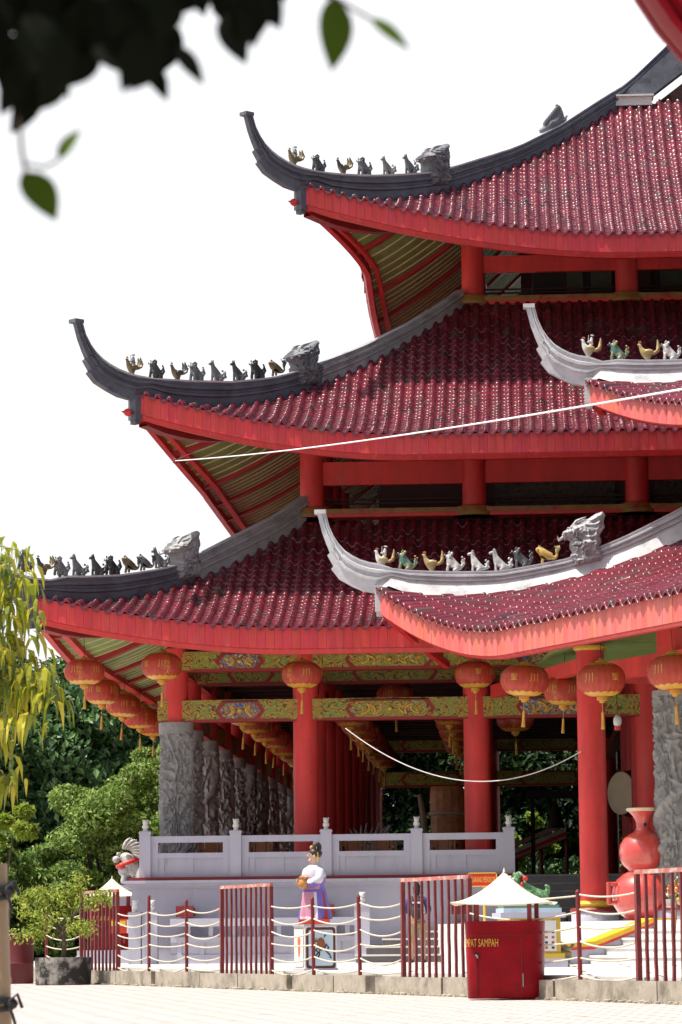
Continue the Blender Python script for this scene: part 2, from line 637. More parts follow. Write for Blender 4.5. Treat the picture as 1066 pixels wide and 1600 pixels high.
# ------------------------------------------------------------ curved roof faces
class Face:
    """one sloping face of a roof: s runs along the eave from its corner, q inwards up the slope (both in plan)"""
    def __init__(s, O, e, m, z0, a, b, amp, L, k, dec=4., S=None, flare=None):
        s.O, s.e, s.m = np.array(O, float), np.array(e, float), np.array(m, float)
        s.z0, s.a, s.b, s.amp, s.L, s.k, s.dec, s.S, s.flare = z0, a, b, amp, L, k, dec, S, flare

    def z(s, t, q):
        t, q = np.asarray(t, float), np.asarray(q, float)
        li = np.clip(1 - np.clip(t, 0, None) / s.L, 0, 1) ** 1.75
        if s.S:
            li = li + np.clip(1 - np.clip(s.S - t, 0, None) / s.L, 0, 1) ** 1.75
        qq = np.clip(q, 0, None)
        return s.z0 + s.a * q + s.b * qq * qq + s.amp * li * np.exp(-qq / s.dec)

    def P(s, t, q, dz=0.):
        t, q = np.broadcast_arrays(np.asarray(t, float), np.asarray(q, float))
        z = s.z(t, q)
        if s.flare:                                  # the corner juts out in plan beyond the straight eave
            F_, L_ = s.flare
            G_ = F_ * (1 - np.clip(1 - np.clip(t, 0, None) / L_, 0, 1) ** 1.5)
            q = q + G_ * np.clip(1 - np.clip(q, 0, None) / np.clip(t, .05, 5.5), 0, 1)
        x = s.O[0] + s.e[0] * t + s.m[0] * q
        y = s.O[1] + s.e[1] * t + s.m[1] * q
        return np.stack([x, y, z + dz], -1)

    def tiles(s, mb, s0, s1, qmax, sp=.27, rowlen=.24, flip=False, fine=True, r=.10, lip=.022, over=.13, w=.56, raise_=.05):
        """barrel tiles: each roll a half round over a shallow pan, each row lapping the one below"""
        off = np.array([0, .07, .14, .20, .255, .33, .50, .67, .745, .80, .86, .93]) if fine else np.array([0, .12, .5, .88])
        w = w if fine else .6
        rows = np.arange(-over, qmax, rowlen)
        n0, n1 = int(math.ceil(s0 / sp)), int(s1 / sp)
        S_, H_ = [], []
        for i in range(n0, n1 + 1):
            for o in off:
                S_.append((i + o) * sp)
                d = min(o, 1 - o) if True else o
                x = (o if o <= .5 else 1 - o)            # rolls sit on 0 (mod 1)
                if x < w / 2:
                    H_.append(r * math.sqrt(max(0, 1 - (x / (w / 2)) ** 2)))
                else:
                    H_.append(-.012 * sin((x - w / 2) / (.5 - w / 2) * pi / 2))
        S_, H_ = np.array(S_), np.array(H_)
        jit = np.repeat(RNG.normal(0, .006, len(S_) // len(off)), len(off))
        Q, DZ, J = [], [], []
        for j, q in enumerate(rows):
            q2 = min(q + rowlen, qmax)
            if fine:
                Q += [q, q + .006, q + .03, q2 - .001]
                DZ += [lip * .45, lip * .9, lip, .0]
            else:
                Q += [q, q2]
                DZ += [lip, .0]
        Q, DZ = np.array(Q), np.array(DZ)
        lim = S_ / s.k + .05
        if s.S:
            lim = np.minimum(lim, (s.S - S_) / s.k + .05)
        QQ = np.minimum(Q[:, None], np.maximum(lim, -over)[None, :])
        QQ = QQ + jit[None, :] * 2.0
        TT = np.broadcast_to(S_[None, :], QQ.shape)
        ja = RNG.normal(0, .006, (len(rows), len(S_) // len(off)))
        ja[RNG.random(ja.shape) > .985] += .022
        JJ = np.repeat(np.repeat(ja, 4 if fine else 2, axis=0), len(off), axis=1)
        G = s.P(TT, QQ)
        G[..., 2] += H_[None, :] + DZ[:, None] + JJ + raise_
        # skirt at the eave
        low = G[0].copy()
        low[:, 2] -= .06
        G = np.concatenate([low[None], G], 0)
        QQ = np.concatenate([QQ[:1], QQ], 0)
        ok = (QQ[1:, :-1] - QQ[:-1, :-1] > 1e-4) | (QQ[1:, 1:] - QQ[:-1, 1:] > 1e-4)
        step = np.zeros(ok.shape, bool)
        step[0] = True
        step[(4 if fine else 2)::(4 if fine else 2)] = True
        inside = (Q[None].repeat(1, 0)[0][:, None] <= lim[None, :])
        inside = np.concatenate([inside[:1], inside], 0)
        ok = ok | (step & (inside[:-1, :-1] | inside[:-1, 1:]) & (inside[1:, :-1] | inside[1:, 1:]))
        na = len(off)
        nr = 4 if fine else 2
        tone = RNG.normal(1, .16, (len(rows) + 1, len(S_) // na + 2)).clip(.6, 1.5)
        old = RNG.random(tone.shape)
        iy, ix = np.nonzero(ok)
        ry, rx = (np.maximum(iy - 1, 0) // nr), (ix + na // 2) // na
        k_ = tone[ry, rx]
        cc = np.stack([.125 * k_, .010 * k_, .020 * k_], -1)
        cc[old[ry, rx] < .06] = (.085, .035, .032)
        cc[old[ry, rx] > .975] = (.045, .010, .014)
        mb.grid(G, TILE, [tuple(c) for c in cc], flip=flip, mask=ok)

    def fascia(s, mb, s0, s1, h=.44, lip=.13, colr=(.60, .042, .046), bw=.2, flip=False):
        t = s0
        while t < s1 - .01:
            t2 = min(t + bw, s1)
            k = random.uniform(.95, 1.05)
            dq = random.uniform(-.004, .004)
            c = (colr[0] * k, colr[1] * k * random.uniform(.85, 1.25), colr[2] * k * random.uniform(.85, 1.2))
            v = []
            for q in (-.06 + dq, -.01):
                for tt in (t, t2 - .004):
                    zz = float(s.z(tt, 0))
                    for dz in (.04, -h):
                        p = s.P(tt, 0.) + np.array([*(s.m * q), 0])
                        v.append((p[0], p[1], zz + dz))
            # 0 t,out,top 1 t,out,bot 2 t2,out,top 3 t2,out,bot 4.. inner
            f = [(0, 1, 3, 2), (4, 6, 7, 5), (0, 2, 6, 4), (1, 5, 7, 3), (0, 4, 5, 1), (2, 3, 7, 6)]
            mb.add(v, [x[::-1] for x in f] if flip else f, REDF, c)
            t = t2
        ts = np.linspace(s0, s1, max(3, int((s1 - s0) / .25)))
        rows = []
        for q, dz in ((-.035, -h + .003), (-.035, -h - .03), (.02, -h - lip), (.16, -h - lip), (.16, -h + .1)):
            P = s.P(ts, 0 * ts + 0.0, dz)
            P[:, 0] += s.m[0] * q
            P[:, 1] += s.m[1] * q
            rows.append(P)
        mb.grid(np.array(rows), REDF, (.48, .02, .02), flip=not flip)

    def soffit(s, mb, s0, s1, qmax, drop=.42, flip=False, raft=3.0, batt=.5, first=None, purlin=None):
        qs = np.linspace(.1, qmax, 12)
        ts = np.concatenate([np.arange(s0, min(s1, 9), .35), np.arange(min(s1, 9), s1 + .6, .7)])
        T, Q = np.meshgrid(ts, qs)
        Q2 = np.minimum(Q, np.maximum(T / s.k, .02))
        if s.S:
            Q2 = np.minimum(Q2, np.maximum((s.S - T) / s.k, .02))
        mb.grid(s.P(T, Q2, -drop), GREEN, flip=flip)

        def beam(t, w, d, mat):
            qe = min(qmax, max(.15, t / s.k - .05))
            if s.S:
                qe = min(qe, max(.15, (s.S - t) / s.k))
            if qe < .2:
                return
            q = np.linspace(.12, qe, max(3, int(qe / .4) + 2))
            loop = []
            for dt, dz in ((-w / 2, -drop + .02), (-w / 2, -drop - d), (w / 2, -drop - d), (w / 2, -drop + .02)):
                P = s.P(0 * q + t, q, dz)
                P[:, 0] += s.e[0] * dt
                P[:, 1] += s.e[1] * dt
                loop.append(P)
            mb.grid(np.array(loop + loop[:1]), mat, flip=flip)
            for i in (0, -1):
                mb.add([loop[j][i] for j in range(4)], [(0, 1, 2, 3)], mat)
        t = first - raft * .5 if first else s0 + raft * .5
        while t < s1:
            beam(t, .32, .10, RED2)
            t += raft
        t = s0 + .2
        while t < s1:
            beam(t, .06, .02, CREAM)
            t += batt
        if purlin:
            tt = np.linspace(max(s0, purlin * s.k + .1), s1, 30)
            loop = []
            for dq, dz in ((-.07, -drop - .02), (-.07, -drop - .16), (.07, -drop - .16), (.07, -drop - .02)):
                loop.append(s.P(tt, 0 * tt + purlin + dq, dz))
            mb.grid(np.array(loop + loop[:1]), RED, flip=flip)


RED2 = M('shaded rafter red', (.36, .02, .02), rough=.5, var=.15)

HORN = [((-1.17, 1.56), (-1.30, 1.53), .10), ((-1.10, 1.27), (-1.21, 1.16), .11), ((-1.0, 1.05), (-1.12, .90), .12),
        ((-.90, .90), (-1.04, .70), .125), ((-.885, .88), (-1.10, .66), .13), ((-.76, .75), (-.97, .42), .14), ((-.745, .735), (-1.02, .37), .145),
        ((-.60, .64), (-.86, .16), .15), ((-.42, .55), (-.60, .01), .155), ((-.22, .49), (-.36, -.10), .16), ((0, .455), (-.12, -.14), .165), ((.3, .44), (.2, .0), .17)]
RIDGEW = M('painted sunlit ridge cap', (.5, .5, .5), rough=.6, var=.2, scale=3)  # pale tone paints the sunlit top edge into the ridge
BANDW = M('white plaster band', (.56, .56, .56), rough=.65, var=.2, scale=2, dirt=(.26, .26, .27), dirtscale=2.2, dirtlo=.5, dirthi=.72)
RPROF = [(.62, 0), (.62, .40), (.95, .44), (.95, .52), (.66, .56), (.66, .64), (1.05, .68), (1.05, .78), (.72, .82), (.72, .92), (.9, .94), (.9, 1.0)]


RIDGED = M('dark carved ridge ornament', (.14, .145, .16), rough=.6, var=.25, scale=4)
RIDGEM = M('weathered pale ridge', (.30, .30, .30), rough=.65, var=.2, scale=2.5, bump=.25, bscale=14, dirt=(.12, .12, .13), dirtscale=2.2, dirtlo=.5, dirthi=.75)


def ridge(mb, O, d, zc, horn, tops, surf, mat, step=.35, wid=1., pale=None, band=None, cap=None):
    """swept moulded ridge with its upturned horn. O: plan corner, d: unit plan direction times one unit of u"""
    d = np.array(d, float)
    side = np.array([d[1], -d[0]]) / np.hypot(*d)
    st = [((O[0] + d[0] * t[0], O[1] + d[1] * t[0], zc + t[1]), (O[0] + d[0] * b[0], O[1] + d[1] * b[0], zc + b[1]), w * wid) for t, b, w in horn]
    u = horn[-1][0][0] + step
    us, zs = [p[0] for p in tops], [p[1] for p in tops]
    while u <= us[-1] + 1e-6:
        x, y = O[0] + d[0] * u, O[1] + d[1] * u
        st.append(((x, y, float(np.interp(u, us, zs))), (x, y, float(surf(u)) - .03), .17 * wid))
        u += step
    G = []
    for i_, (t, b, w) in enumerate(st):
        rp = ([(1.75, 0)] + [(w_, .60 + (h_ - .40) * .667) for w_, h_ in RPROF[1:]]) if band and i_ >= len(horn) - 1 else RPROF
        prof = rp + [(-w_, h) for w_, h in rp[::-1]]
        t, b = np.array(t), np.array(b)
        row = []
        for pw, ph in prof:
            p = b + (t - b) * ph
            row.append([p[0] + side[0] * pw * w, p[1] + side[1] * pw * w, p[2]])
        row.append(row[0])
        G.append(row)
    G = np.array(G)
    if pale:
        k0 = next(i for i, (t, b, w) in enumerate(st) if i >= len(horn) and t[0] - O[0] > pale * d[0])
        np_ = len(RPROF)
        mb.grid(G[:k0 + 1, :np_ - 2], mat)
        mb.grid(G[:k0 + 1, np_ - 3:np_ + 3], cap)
        mb.grid(G[:k0 + 1, np_ + 2:], mat)
        mb.grid(G[k0:], RIDGEM)
    else:
        np_ = len(RPROF)
        m_ = G.shape[1]
        kb = len(horn) - 2
        if band:
            mb.grid(G[:kb + 1], mat)
            mb.grid(G[kb:, :2], band)
            mb.grid(G[kb:, 1:np_ * 2 - 1], mat)
            mb.grid(G[kb:, np_ * 2 - 2:], band)
        elif cap:
            mb.grid(G[:, :np_ - 2], mat)
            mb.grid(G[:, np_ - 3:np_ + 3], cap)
            mb.grid(G[:, np_ + 2:], mat)
        else:
            mb.grid(G, mat)
    mb.add(G[0, :-1], [tuple(range(G.shape[1] - 1))], mat)
    mb.add(G[-1, :-1], [tuple(range(G.shape[1] - 1))[::-1]], mat)
    # flat cap on the horn's tip
    t, b, w = st[0]
    c = (np.array(t) + np.array(b)) / 2
    dn = d / np.hypot(*d)
    mb.obox((c[0] - dn[0] * .03, c[1] - dn[1] * .03), dn, side, .13, w * 1.3, c[2] - .02, c[2] + .07, mat)


def hanging_end(mb, O, d, zc, mat, knob=True):
    dn = np.array(d, float) / np.hypot(*d)
    side = np.array([dn[1], -dn[0]])
    c = np.array(O) - dn * .02
    mb.obox(c, dn, side, .1, .14, zc - .62, zc - .02, mat)
    mb.obox(c, dn, side, .07, .1, zc - .72, zc - .62, mat)
    if knob:
        k = c - dn * .16
        ax = Vector((-dn[0], -dn[1], 0)).to_track_quat('Z', 'Y').to_matrix()
        mb.lathe([(.03, -.05), (.08, .0), (.10, .06), (.08, .12), (.03, .18), (.01, .25)], (k[0], k[1], zc - .45), RED, 12, axis=ax)


# ------------------------------------------------------------ dragon heads: thick carved relief grown from an outline
DRAGON = [(0.0, .62), (.02, .70), (.10, .74), (.14, .82), (.22, .80), (.26, .90), (.36, .86), (.46, .92), (.60, 1.00), (.76, 1.10), (.92, 1.16), (1.0, 1.08),
          (.95, .92), (.98, .80), (.88, .66), (.86, .60), (.90, .48), (.86, .36), (.93, .20), (.90, .02), (.55, -.06), (.26, -.10), (.22, .06), (.16, .12), (.22, .24), (.16, .34), (.18, .50),
          (.10, .53), (.06, .50)]


def dragon_head(mb, C, d, size, mat, thick=.24, seed=0, z0=0., colr=(.3, .3, .3)):
    """C: plan point of the lower outer corner; d: unit plan direction pointing inwards along the ridge"""
    poly = np.array(DRAGON)
    n = 76
    xs = np.linspace(-.02, 1.02, n)
    zs = np.linspace(-.12, 1.18, int(n * 1.2))
    X, Z = np.meshgrid(xs, zs)
    inside = np.zeros(X.shape, bool)
    dist = np.full(X.shape, 9.)
    for i in range(len(poly)):
        p, q = poly[i], poly[(i + 1) % len(poly)]
        cond = ((p[1] > Z) != (q[1] > Z))
        with np.errstate(divide='ignore', invalid='ignore'):
            xi = (q[0] - p[0]) * (Z - p[1]) / (q[1] - p[1] + 1e-12) + p[0]
        inside ^= cond & (X < xi)
        e = q - p
        t = np.clip(((X - p[0]) * e[0] + (Z - p[1]) * e[1]) / (e @ e), 0, 1)
        dist = np.minimum(dist, np.hypot(X - p[0] - t * e[0], Z - p[1] - t * e[1]))
    nz = np.array([[mnoise.noise(Vector((x * 6 + seed, z * 6, seed))) for x in xs] for z in zs])
    n2 = np.array([[1 - abs(mnoise.noise(Vector((x * 8 + 3 * nz[j, i], z * 8 + 9, seed)))) * 2 for i, x in enumerate(xs)] for j, z in enumerate(zs)])
    fin = np.clip((X - .35) * 1.6, 0, 1) * np.clip((Z - .62) * 3, 0, 1)       # swept mane: flutes run along it
    fl = .5 + .5 * np.sin((Z - X * .55) * 34)
    body = 1 - fin
    T = thick * np.clip(dist / .10, 0, 1) ** .55 * (1 - .35 * fin) + .075 * body * n2 + .035 * fin * fl
    for ex, ez, rr, hh in ((.20, .68, .06, .10), (.58, .42, .13, .10), (.58, .42, .06, -.06), (.06, .66, .05, .06), (.35, .74, .05, .07)):
        T += hh * np.exp(-((X - ex) ** 2 + (Z - ez) ** 2) / (2 * (rr * .6) ** 2))
    T = np.where(inside, np.maximum(T, .015), 0)
    cell = inside[:-1, :-1] & inside[1:, :-1] & inside[1:, 1:] & inside[:-1, 1:]
    d = np.array(d, float)
    side = np.array([d[1], -d[0]])
    for sg in (1, -1):
        G = np.stack([C[0] + d[0] * X * size + side[0] * T * size * sg, C[1] + d[1] * X * size + side[1] * T * size * sg, z0 + Z * size], -1)
        mb.grid(G, mat, colr, flip=(sg < 0), mask=cell)
    # close the rim
    edge = {}
    a, b = X.shape
    Gp = np.stack([C[0] + d[0] * X * size + side[0] * T * size, C[1] + d[1] * X * size + side[1] * T * size, z0 + Z * size], -1)
    Gm = np.stack([C[0] + d[0] * X * size - side[0] * T * size, C[1] + d[1] * X * size - side[1] * T * size, z0 + Z * size], -1)
    for i, j in zip(*np.nonzero(cell)):
        for p, q, ni, nj in (((i, j), (i, j + 1), i - 1, j), ((i, j + 1), (i + 1, j + 1), i, j + 1), ((i + 1, j + 1), (i + 1, j), i + 1, j), ((i + 1, j), (i, j), i, j - 1)):
            if not (0 <= ni < a - 1 and 0 <= nj < b - 1 and cell[ni, nj]):
                mb.add([Gp[p], Gp[q], Gm[q], Gm[p]], [(0, 1, 2, 3)], mat, colr)
    # horns and whiskers
    def pt(x, z, o=0):
        return (C[0] + d[0] * x * size + side[0] * o * size, C[1] + d[1] * x * size + side[1] * o * size, z0 + z * size)
    for o in (.12, -.12):
        mb.tube([pt(.22, .78, o), pt(.34, .93, o * 1.3), pt(.46, .98, o * 1.5), pt(.56, 1.02, o * 1.5)], [.04 * size, .035 * size, .025 * size, .008 * size], mat, 6, colr)
        mb.tube([pt(.03, .58, o), pt(-.06, .52, o * 1.3), pt(-.1, .6, o * 1.4)], [.03 * size, .022 * size, .008 * size], mat, 6, colr)


# ------------------------------------------------------------ carved columns
def carve_fn(seed, relief=.085):
    def h(th, z):
        x, y = cos(th), sin(th)
        w = mnoise.noise(Vector((x * 1.6 + seed, y * 1.6, z * 1.1)))
        n1 = .5 + .5 * sin(13 * mnoise.noise(Vector((x * 1.9 + w * .8, y * 1.9 + w * .5, z * 1.8 + seed))) + 3 * w)
        n2 = .5 + .5 * sin(13 * mnoise.noise(Vector((x * 3.4 + w, y * 3.4, z * 3.2 + seed * 2))))
        ph = z * 1.45 + .9 * sin(z * 2.1 + seed) + seed
        dd = abs(((th - ph + pi) % (2 * pi)) - pi) * .4
        body = math.exp(-(dd / .15) ** 4)
        scal = .5 + .5 * sin(z * 40) * cos(th * 12)
        return relief * (1.45 * body * (.85 + .15 * scal) + (.85 * n1 ** 2.5 + .45 * n2 ** 2) * (1 - .85 * body) - .45)
    return h


def carved_column(mb, x, y, r, z0, z1, seed, nt=56, nz=150, mat=None, plain=.28):
    h = carve_fn(seed)
    G = []
    for j in range(nz + 1):
        z = z0 + (z1 - z0) * j / nz
        row = []
        for i in range(nt + 1):
            th = 2 * pi * (i % nt) / nt
            rr = r
            if z > z1 - plain:                    # plain capital drum
                rr = r * 1.06 + .2 * h(th, z) * .5
            else:
                rr = r * .93 + h(th, z)
            row.append((x + rr * cos(th), y + rr * sin(th), z))
        G.append(row)
    mb.grid(np.array(G), mat or STONE, flip=True)
    mb.add(np.array(G)[-1, :-1], [tuple(range(nt))], mat or STONE)


# ================================================================== the temple
temple = thing('temple', 'huge red three tiered temple hall with dark red tiled roofs and upturned eaves', 'temple', (-8.2, 76, SLAB))

TIERS = [  # name, corner X, corner Y, z0, a, b, amp, L, run to wall, tops
    dict(name='lower_roof', x=-11.2, y=73.0, z0=7.90, a=.26, b=.048, amp=.82, L=6., run=5.8, inset=3.05, flare=(.4, 6.), zc=8.73,
         tops=[(-.2, 9.33), (.2, 9.28), (.8, 9.30), (1.7, 9.42), (2.63, 9.66), (3.2, 9.89), (3.77, 10.28), (4.54, 10.79), (5.27, 11.26), (6.05, 11.95)], dragon=2.8),
    dict(name='middle_roof', x=-9.06, y=75.2, z0=12.68, a=.29, b=.041, amp=1.13, L=6.5, run=7.65, inset=3.95, flare=(1.0, 6.), zc=13.81,
         tops=[(-.2, 14.3), (.24, 14.265), (.84, 14.29), (2.07, 14.447), (3.02, 14.70), (3.73, 15.02), (5.1, 15.80), (5.56, 16.11), (6.35, 16.66), (7.15, 17.31), (7.9, 18.0)], dragon=3.42),
    dict(name='upper_roof', x=-5.3, y=78.9, z0=18.26, a=.405, b=.031, amp=1.45, L=8.2, run=8.3, inset=4.25, flare=(1.4, 4.), zc=19.71,
         tops=[(-.27, 20.22), (.11, 20.15), (.77, 20.19), (1.6, 20.33), (2.5, 20.56), (3.27, 20.79), (4.2, 21.29), (5.39, 21.94), (6.6, 22.83), (7.85, 23.93), (8.5, 24.47), (9.8, 26.0), (12.4, 29.2)], dragon=2.95),
]
DN = np.array([1, 1]) / sqrt(2)
for T in TIERS:
    fr = Face((T['x'], T['y']), (1, 0), (0, 1), T['z0'], T['a'], T['b'], T['amp'], T['L'], 1.)
    lf = Face((T['x'], T['y']), (0, 1), (1, 0), T['z0'], T['a'], T['b'], T['amp'], T['L'], 1., flare=T['flare'])
    T['front'], T['left'] = fr, lf
    W = 10.5 - T['x']
    D = 111 - T['y']
    mb = MB()
    fr.tiles(mb, .0, W, T['run'])
    lf.tiles(mb, .0, D, T['run'], rowlen=.5, flip=True, fine=False)
    root = mb.build(T['name'], temple, smooth=40)
    mb = MB()
    fr.fascia(mb, .0, W)
    lf.fascia(mb, .02, D, bw=.6, flip=True)
    mb.build('eave_board', root, smooth=20)
    mb = MB()
    qs = T['inset'] + 1.3
    fr.soffit(mb, .1, W, qs, flip=False, purlin=.5)
    lf.soffit(mb, .1, D, qs, flip=True, purlin=.5, first=T['inset'])
    # hip rafter from the corner to the corner column
    us = np.linspace(.15, qs, 12)
    loop = []
    for sd, dz in ((-.15, -.44), (-.15, -.86), (.15, -.86), (.15, -.44)):
        P = fr.P(us, us, dz)
        P[:, 0] += DN[1] * sd
        P[:, 1] -= DN[0] * sd
        P[:, 2] += .18 * np.exp(-us / 1.0)
        loop.append(P)
    mb.grid(np.array(loop + loop[:1]), DRED)
    mb.build('soffit', root)
    mb = MB()
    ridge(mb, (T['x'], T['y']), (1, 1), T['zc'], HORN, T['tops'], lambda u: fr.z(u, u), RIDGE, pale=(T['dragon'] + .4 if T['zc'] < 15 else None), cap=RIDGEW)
    hanging_end(mb, (T['x'], T['y']), (1, 1), T['zc'], RIDGE)
    mb.build('hip_ridge', root, smooth=35)
    u = T['dragon']
    mb = MB()
    zt = float(np.interp(u, *zip(*T['tops'])))
    dragon_head(mb, (T['x'] + u, T['y'] + u), DN, 1.0, RIDGEM if T['zc'] < 10 else RIDGED, seed=T['x'], z0=zt - .22)
    mb.build('dragon_ornament', root, smooth=60)

# upper roof: white ledge under the crowning storey, grey gusset below its sloping ridge, and a smaller beast behind
T = TIERS[2]
mb = MB()
fr = T['front']
zz = float(fr.z(9, 8.3))
mb.box(2.95, 3.95, 87.0, 87.5, zz - .02, zz + .22, WHITE)
mb.box(2.9, 4.0, 86.9, 87.5, zz + .22, zz + .27, WHITE)
cw = [(3.3, zz - .5), (20, zz - .5), (20, zz + 4.4), (9, zz + 4.4), (6.2, zz + 1.9), (3.95, zz + .2), (3.3, zz + .2)]
v = [(x, 88.2, z) for x, z in cw] + [(x, 99, z) for x, z in cw]
mb.add(v, [tuple(range(7)), tuple(range(7, 14))[::-1]] + [(i, 7 + i, 7 + (i + 1) % 7, (i + 1) % 7) for i in range(7)], BARN)
gu = [(3.05, zz + .27), (3.9, zz + .27), (6.2, zz + 2.0), (9, zz + 4.6), (9, zz + 5.6), (6.2, zz + 3.1)]
v = [(x, 87.25, z) for x, z in gu] + [(x, 87.6, z) for x, z in gu]
n = len(gu)
mb.add(v, [tuple(range(n)), tuple(range(n, 2 * n))[::-1]] + [(i, n + i, n + (i + 1) % n, (i + 1) % n) for i in range(n)], RIDGE)
mb.build('crown_wall', temple)
mb = MB()
def bp_(a, z, o=0.):
    return (T['x'] + 6.2 + DN[0] * a + DN[1] * o, T['y'] + 6.2 + DN[1] * a - DN[0] * o, 22.55 + z)


V, F = skin([(-.12, 0, -.02, .07), (.08, 0, .08, .12), (.32, 0, .22, .15), (.55, 0, .42, .14), (.68, 0, .62, .10), (.62, 0, .80, .06), (.50, 0, .84, .03), (.85, 0, .50, .05), (.95, 0, .62, .03), (.2, 0, .30, .06), (.12, 0, .40, .03)],
            [(0, 1), (1, 2), (2, 3), (3, 4), (4, 5), (5, 6), (3, 7), (7, 8), (2, 9), (9, 10)])
mb.add([bp_(v[0], v[2], v[1]) for v in V], F, RIDGED)
for k in range(9):                                   # flame-like crest lobes along the back
    t = k / 8
    mb.tube([bp_(.1 + .5 * t, .1 + .5 * t), bp_(.02 + .5 * t, .24 + .5 * t, .03), bp_(.06 + .5 * t, .34 + .52 * t, .02)], [.07, .05, .012], RIDGED, 6)
mb.build('beast_ornament', [c for c in temple.children if c.name == 'upper_roof'][0], smooth=60)

# ---- storeys between the roofs
def storey(ix, iy, z_sill, z_beam, z_top, recess, mat_back, carved=False):
    x0, y0 = GX[ix], GY[iy]
    mb = MB()      # sill: gold over red
    for dx, (a, b, mt) in enumerate(((z_sill - .13, z_sill - .045, RED), (z_sill - .045, z_sill + .075, SILL))):
        o = .34 + .03 * dx
        mb.box(x0 - o, 12, y0 - o, y0 + .3, a, b, mt)
        mb.box(x0 - o, x0 + .3, y0 + .3, 110, a, b, mt)
    for gx in GX[ix:6]:
        mb.lathe([(.52, z_sill - .13), (.52, z_sill - .045), (.5, z_sill - .04), (.46, z_sill + .11), (.36, z_sill + .14)], (gx, y0, 0), SILL, 20)
    mb.build('storey_sill', temple, smooth=40)
    mb = MB()
    for k, (gx, gx2) in enumerate(zip(GX[ix:5], GX[ix + 1:6])):
        mb.box(gx + .2, gx2 - .2, y0 - .09, y0 + .09, z_beam, z_top, RED)
    for gy, gy2 in zip(GY[iy:8], GY[iy + 1:9]):
        mb.box(x0 - .09, x0 + .09, gy + .2, gy2 - .2, z_beam, z_top, RED)
    mb.build('lintel', temple)
    for gx in GX[ix:6]:
        c = MB()
        c.lathe([(.3, z_sill + .1), (.3, z_top + .9)], (gx, y0, 0), RED, 24)
        c.build('red_column', temple, smooth=40)
    for gy in GY[iy + 1:iy + 5]:
        c = MB()
        c.lathe([(.3, z_sill + .1), (.3, z_top + .9)], (x0, gy, 0), RED, 16)
        c.build('red_column', temple, smooth=40)
    mb = MB()
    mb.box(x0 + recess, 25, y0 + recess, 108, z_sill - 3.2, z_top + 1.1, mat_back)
    if carved:
        for k in range(4):
            a = GX[ix + k] + .5
            b = GX[ix + k + 1] - .5
            if k:
                mb.box(a, b, y0 + recess - .12, y0 + recess - .02, z_sill + .25, z_beam + .2, CARV)
    else:
        rr = random.Random(3)
        x = x0 + 2.5
        while x < 8:
            w = rr.uniform(.35, .7)
            mb.box(x, x + w, y0 + recess - .1, y0 + recess - .02, z_sill + .1, z_top, GDARK if rr.random() < .65 else BARN)
            x += w + rr.uniform(.05, .5)
    for a in (0, 1):
        mb.box(x0 + .3, 12, y0 + .5, y0 + .56, z_sill + .3 + a * .1, z_sill + .34 + a * .1, BARN)
    mb.build('storey_wall', temple)


SILL = M('old gilt sill paint', (.28, .15, .035), rough=.5, var=.35, scale=6, dirt=(.3, .03, .02), dirtscale=3, dirtlo=.5, dirthi=.62)
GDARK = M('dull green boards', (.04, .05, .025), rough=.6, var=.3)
CARV = M('dark carved panel', (.05, .035, .025), rough=.6, var=.9, scale=9, bump=1., bscale=9)
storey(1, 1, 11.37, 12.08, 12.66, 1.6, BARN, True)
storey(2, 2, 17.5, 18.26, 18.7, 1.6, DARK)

# ---- hall: floor, ceiling, columns, beams
mb = MB()
mb.box(-9.05, 27.2, 74.2, 112, SLAB - .1, 2.10, LAV)
mb.box(-9.18, -.06, 74.06, 76, 2.10, 2.16, LAV)
mb.box(-9.18, -9.0, 76, 112, 2.10, 2.16, LAV)
mb.box(-9.12, -.08, 74.12, 76, 2.05, 2.10, LAV)
mb.box(-9.24, -.04, 74.0, 76, 2.16, 2.225, LAV)
mb.box(-9.24, -9.0, 76, 112, 2.16, 2.225, LAV)
ter = mb.build('terrace', temple)
mb = MB()
mb.box(-9.1, -.1, 74.12, 74.5, 2.225, 2.30, DRED)
mb.box(-9.1, -8.7, 74.5, 112, 2.225, 2.30, RED)
mb.build('red_band', ter)
mb = MB()
mb.box(-8.7, 27, 74.5, 112, 2.10, FLOOR, M('hall floor', (.09, .06, .055), rough=.45, var=.2))
mb.build('hall_floor', temple)
mb = MB()
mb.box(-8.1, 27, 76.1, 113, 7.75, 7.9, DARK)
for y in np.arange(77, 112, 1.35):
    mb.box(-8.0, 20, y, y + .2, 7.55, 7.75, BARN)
mb.box(12, 27, 76.5, 112, FLOOR, 7.75, BARN)  # dark block added on the unseen right side to keep the hall dark
mb.box(5.2, 12, 92, 112, FLOOR, 7.75, DARK)  # dark block added at the back to shut light out of the hall
mb.build('hall_ceiling_and_shade_blocks', temple)


def red_column(x, y, z0=FLOOR, z1=7.75, n=24):
    c = MB()
    c.lathe([(.42, z0), (.42, z0 + .12), (.36, z0 + .2), (.31, z0 + .24), (.305, z0 + .3), (.3, z1)], (x, y, 0), RED, n)
    return c.build('red_column', temple, smooth=40)


for gx in GX[1:6]:
    red_column(gx, 76)
for gy in GY[1:]:
    red_column(GX[1], gy, n=16)
for gx, k in ((GX[2], 4), (GX[3], 4)):
    for gy in GY[1:k]:
        red_column(gx, gy, n=16)
for gx in GX[2:5]:
    red_column(gx, GY[-1], n=12)
for i, gy in enumerate(GY):
    c = MB()
    carved_column(c, GX[0], gy, .385 if i == 0 else .33, FLOOR, 5.99, 1.7 * i + .6, *((110, 300) if i == 0 else (52, 150)))
    c.lathe([(.3, 5.99), (.3, 7.75)], (GX[0], gy, 0), RED, 16)
    c.build('stone_column', temple, smooth=50)


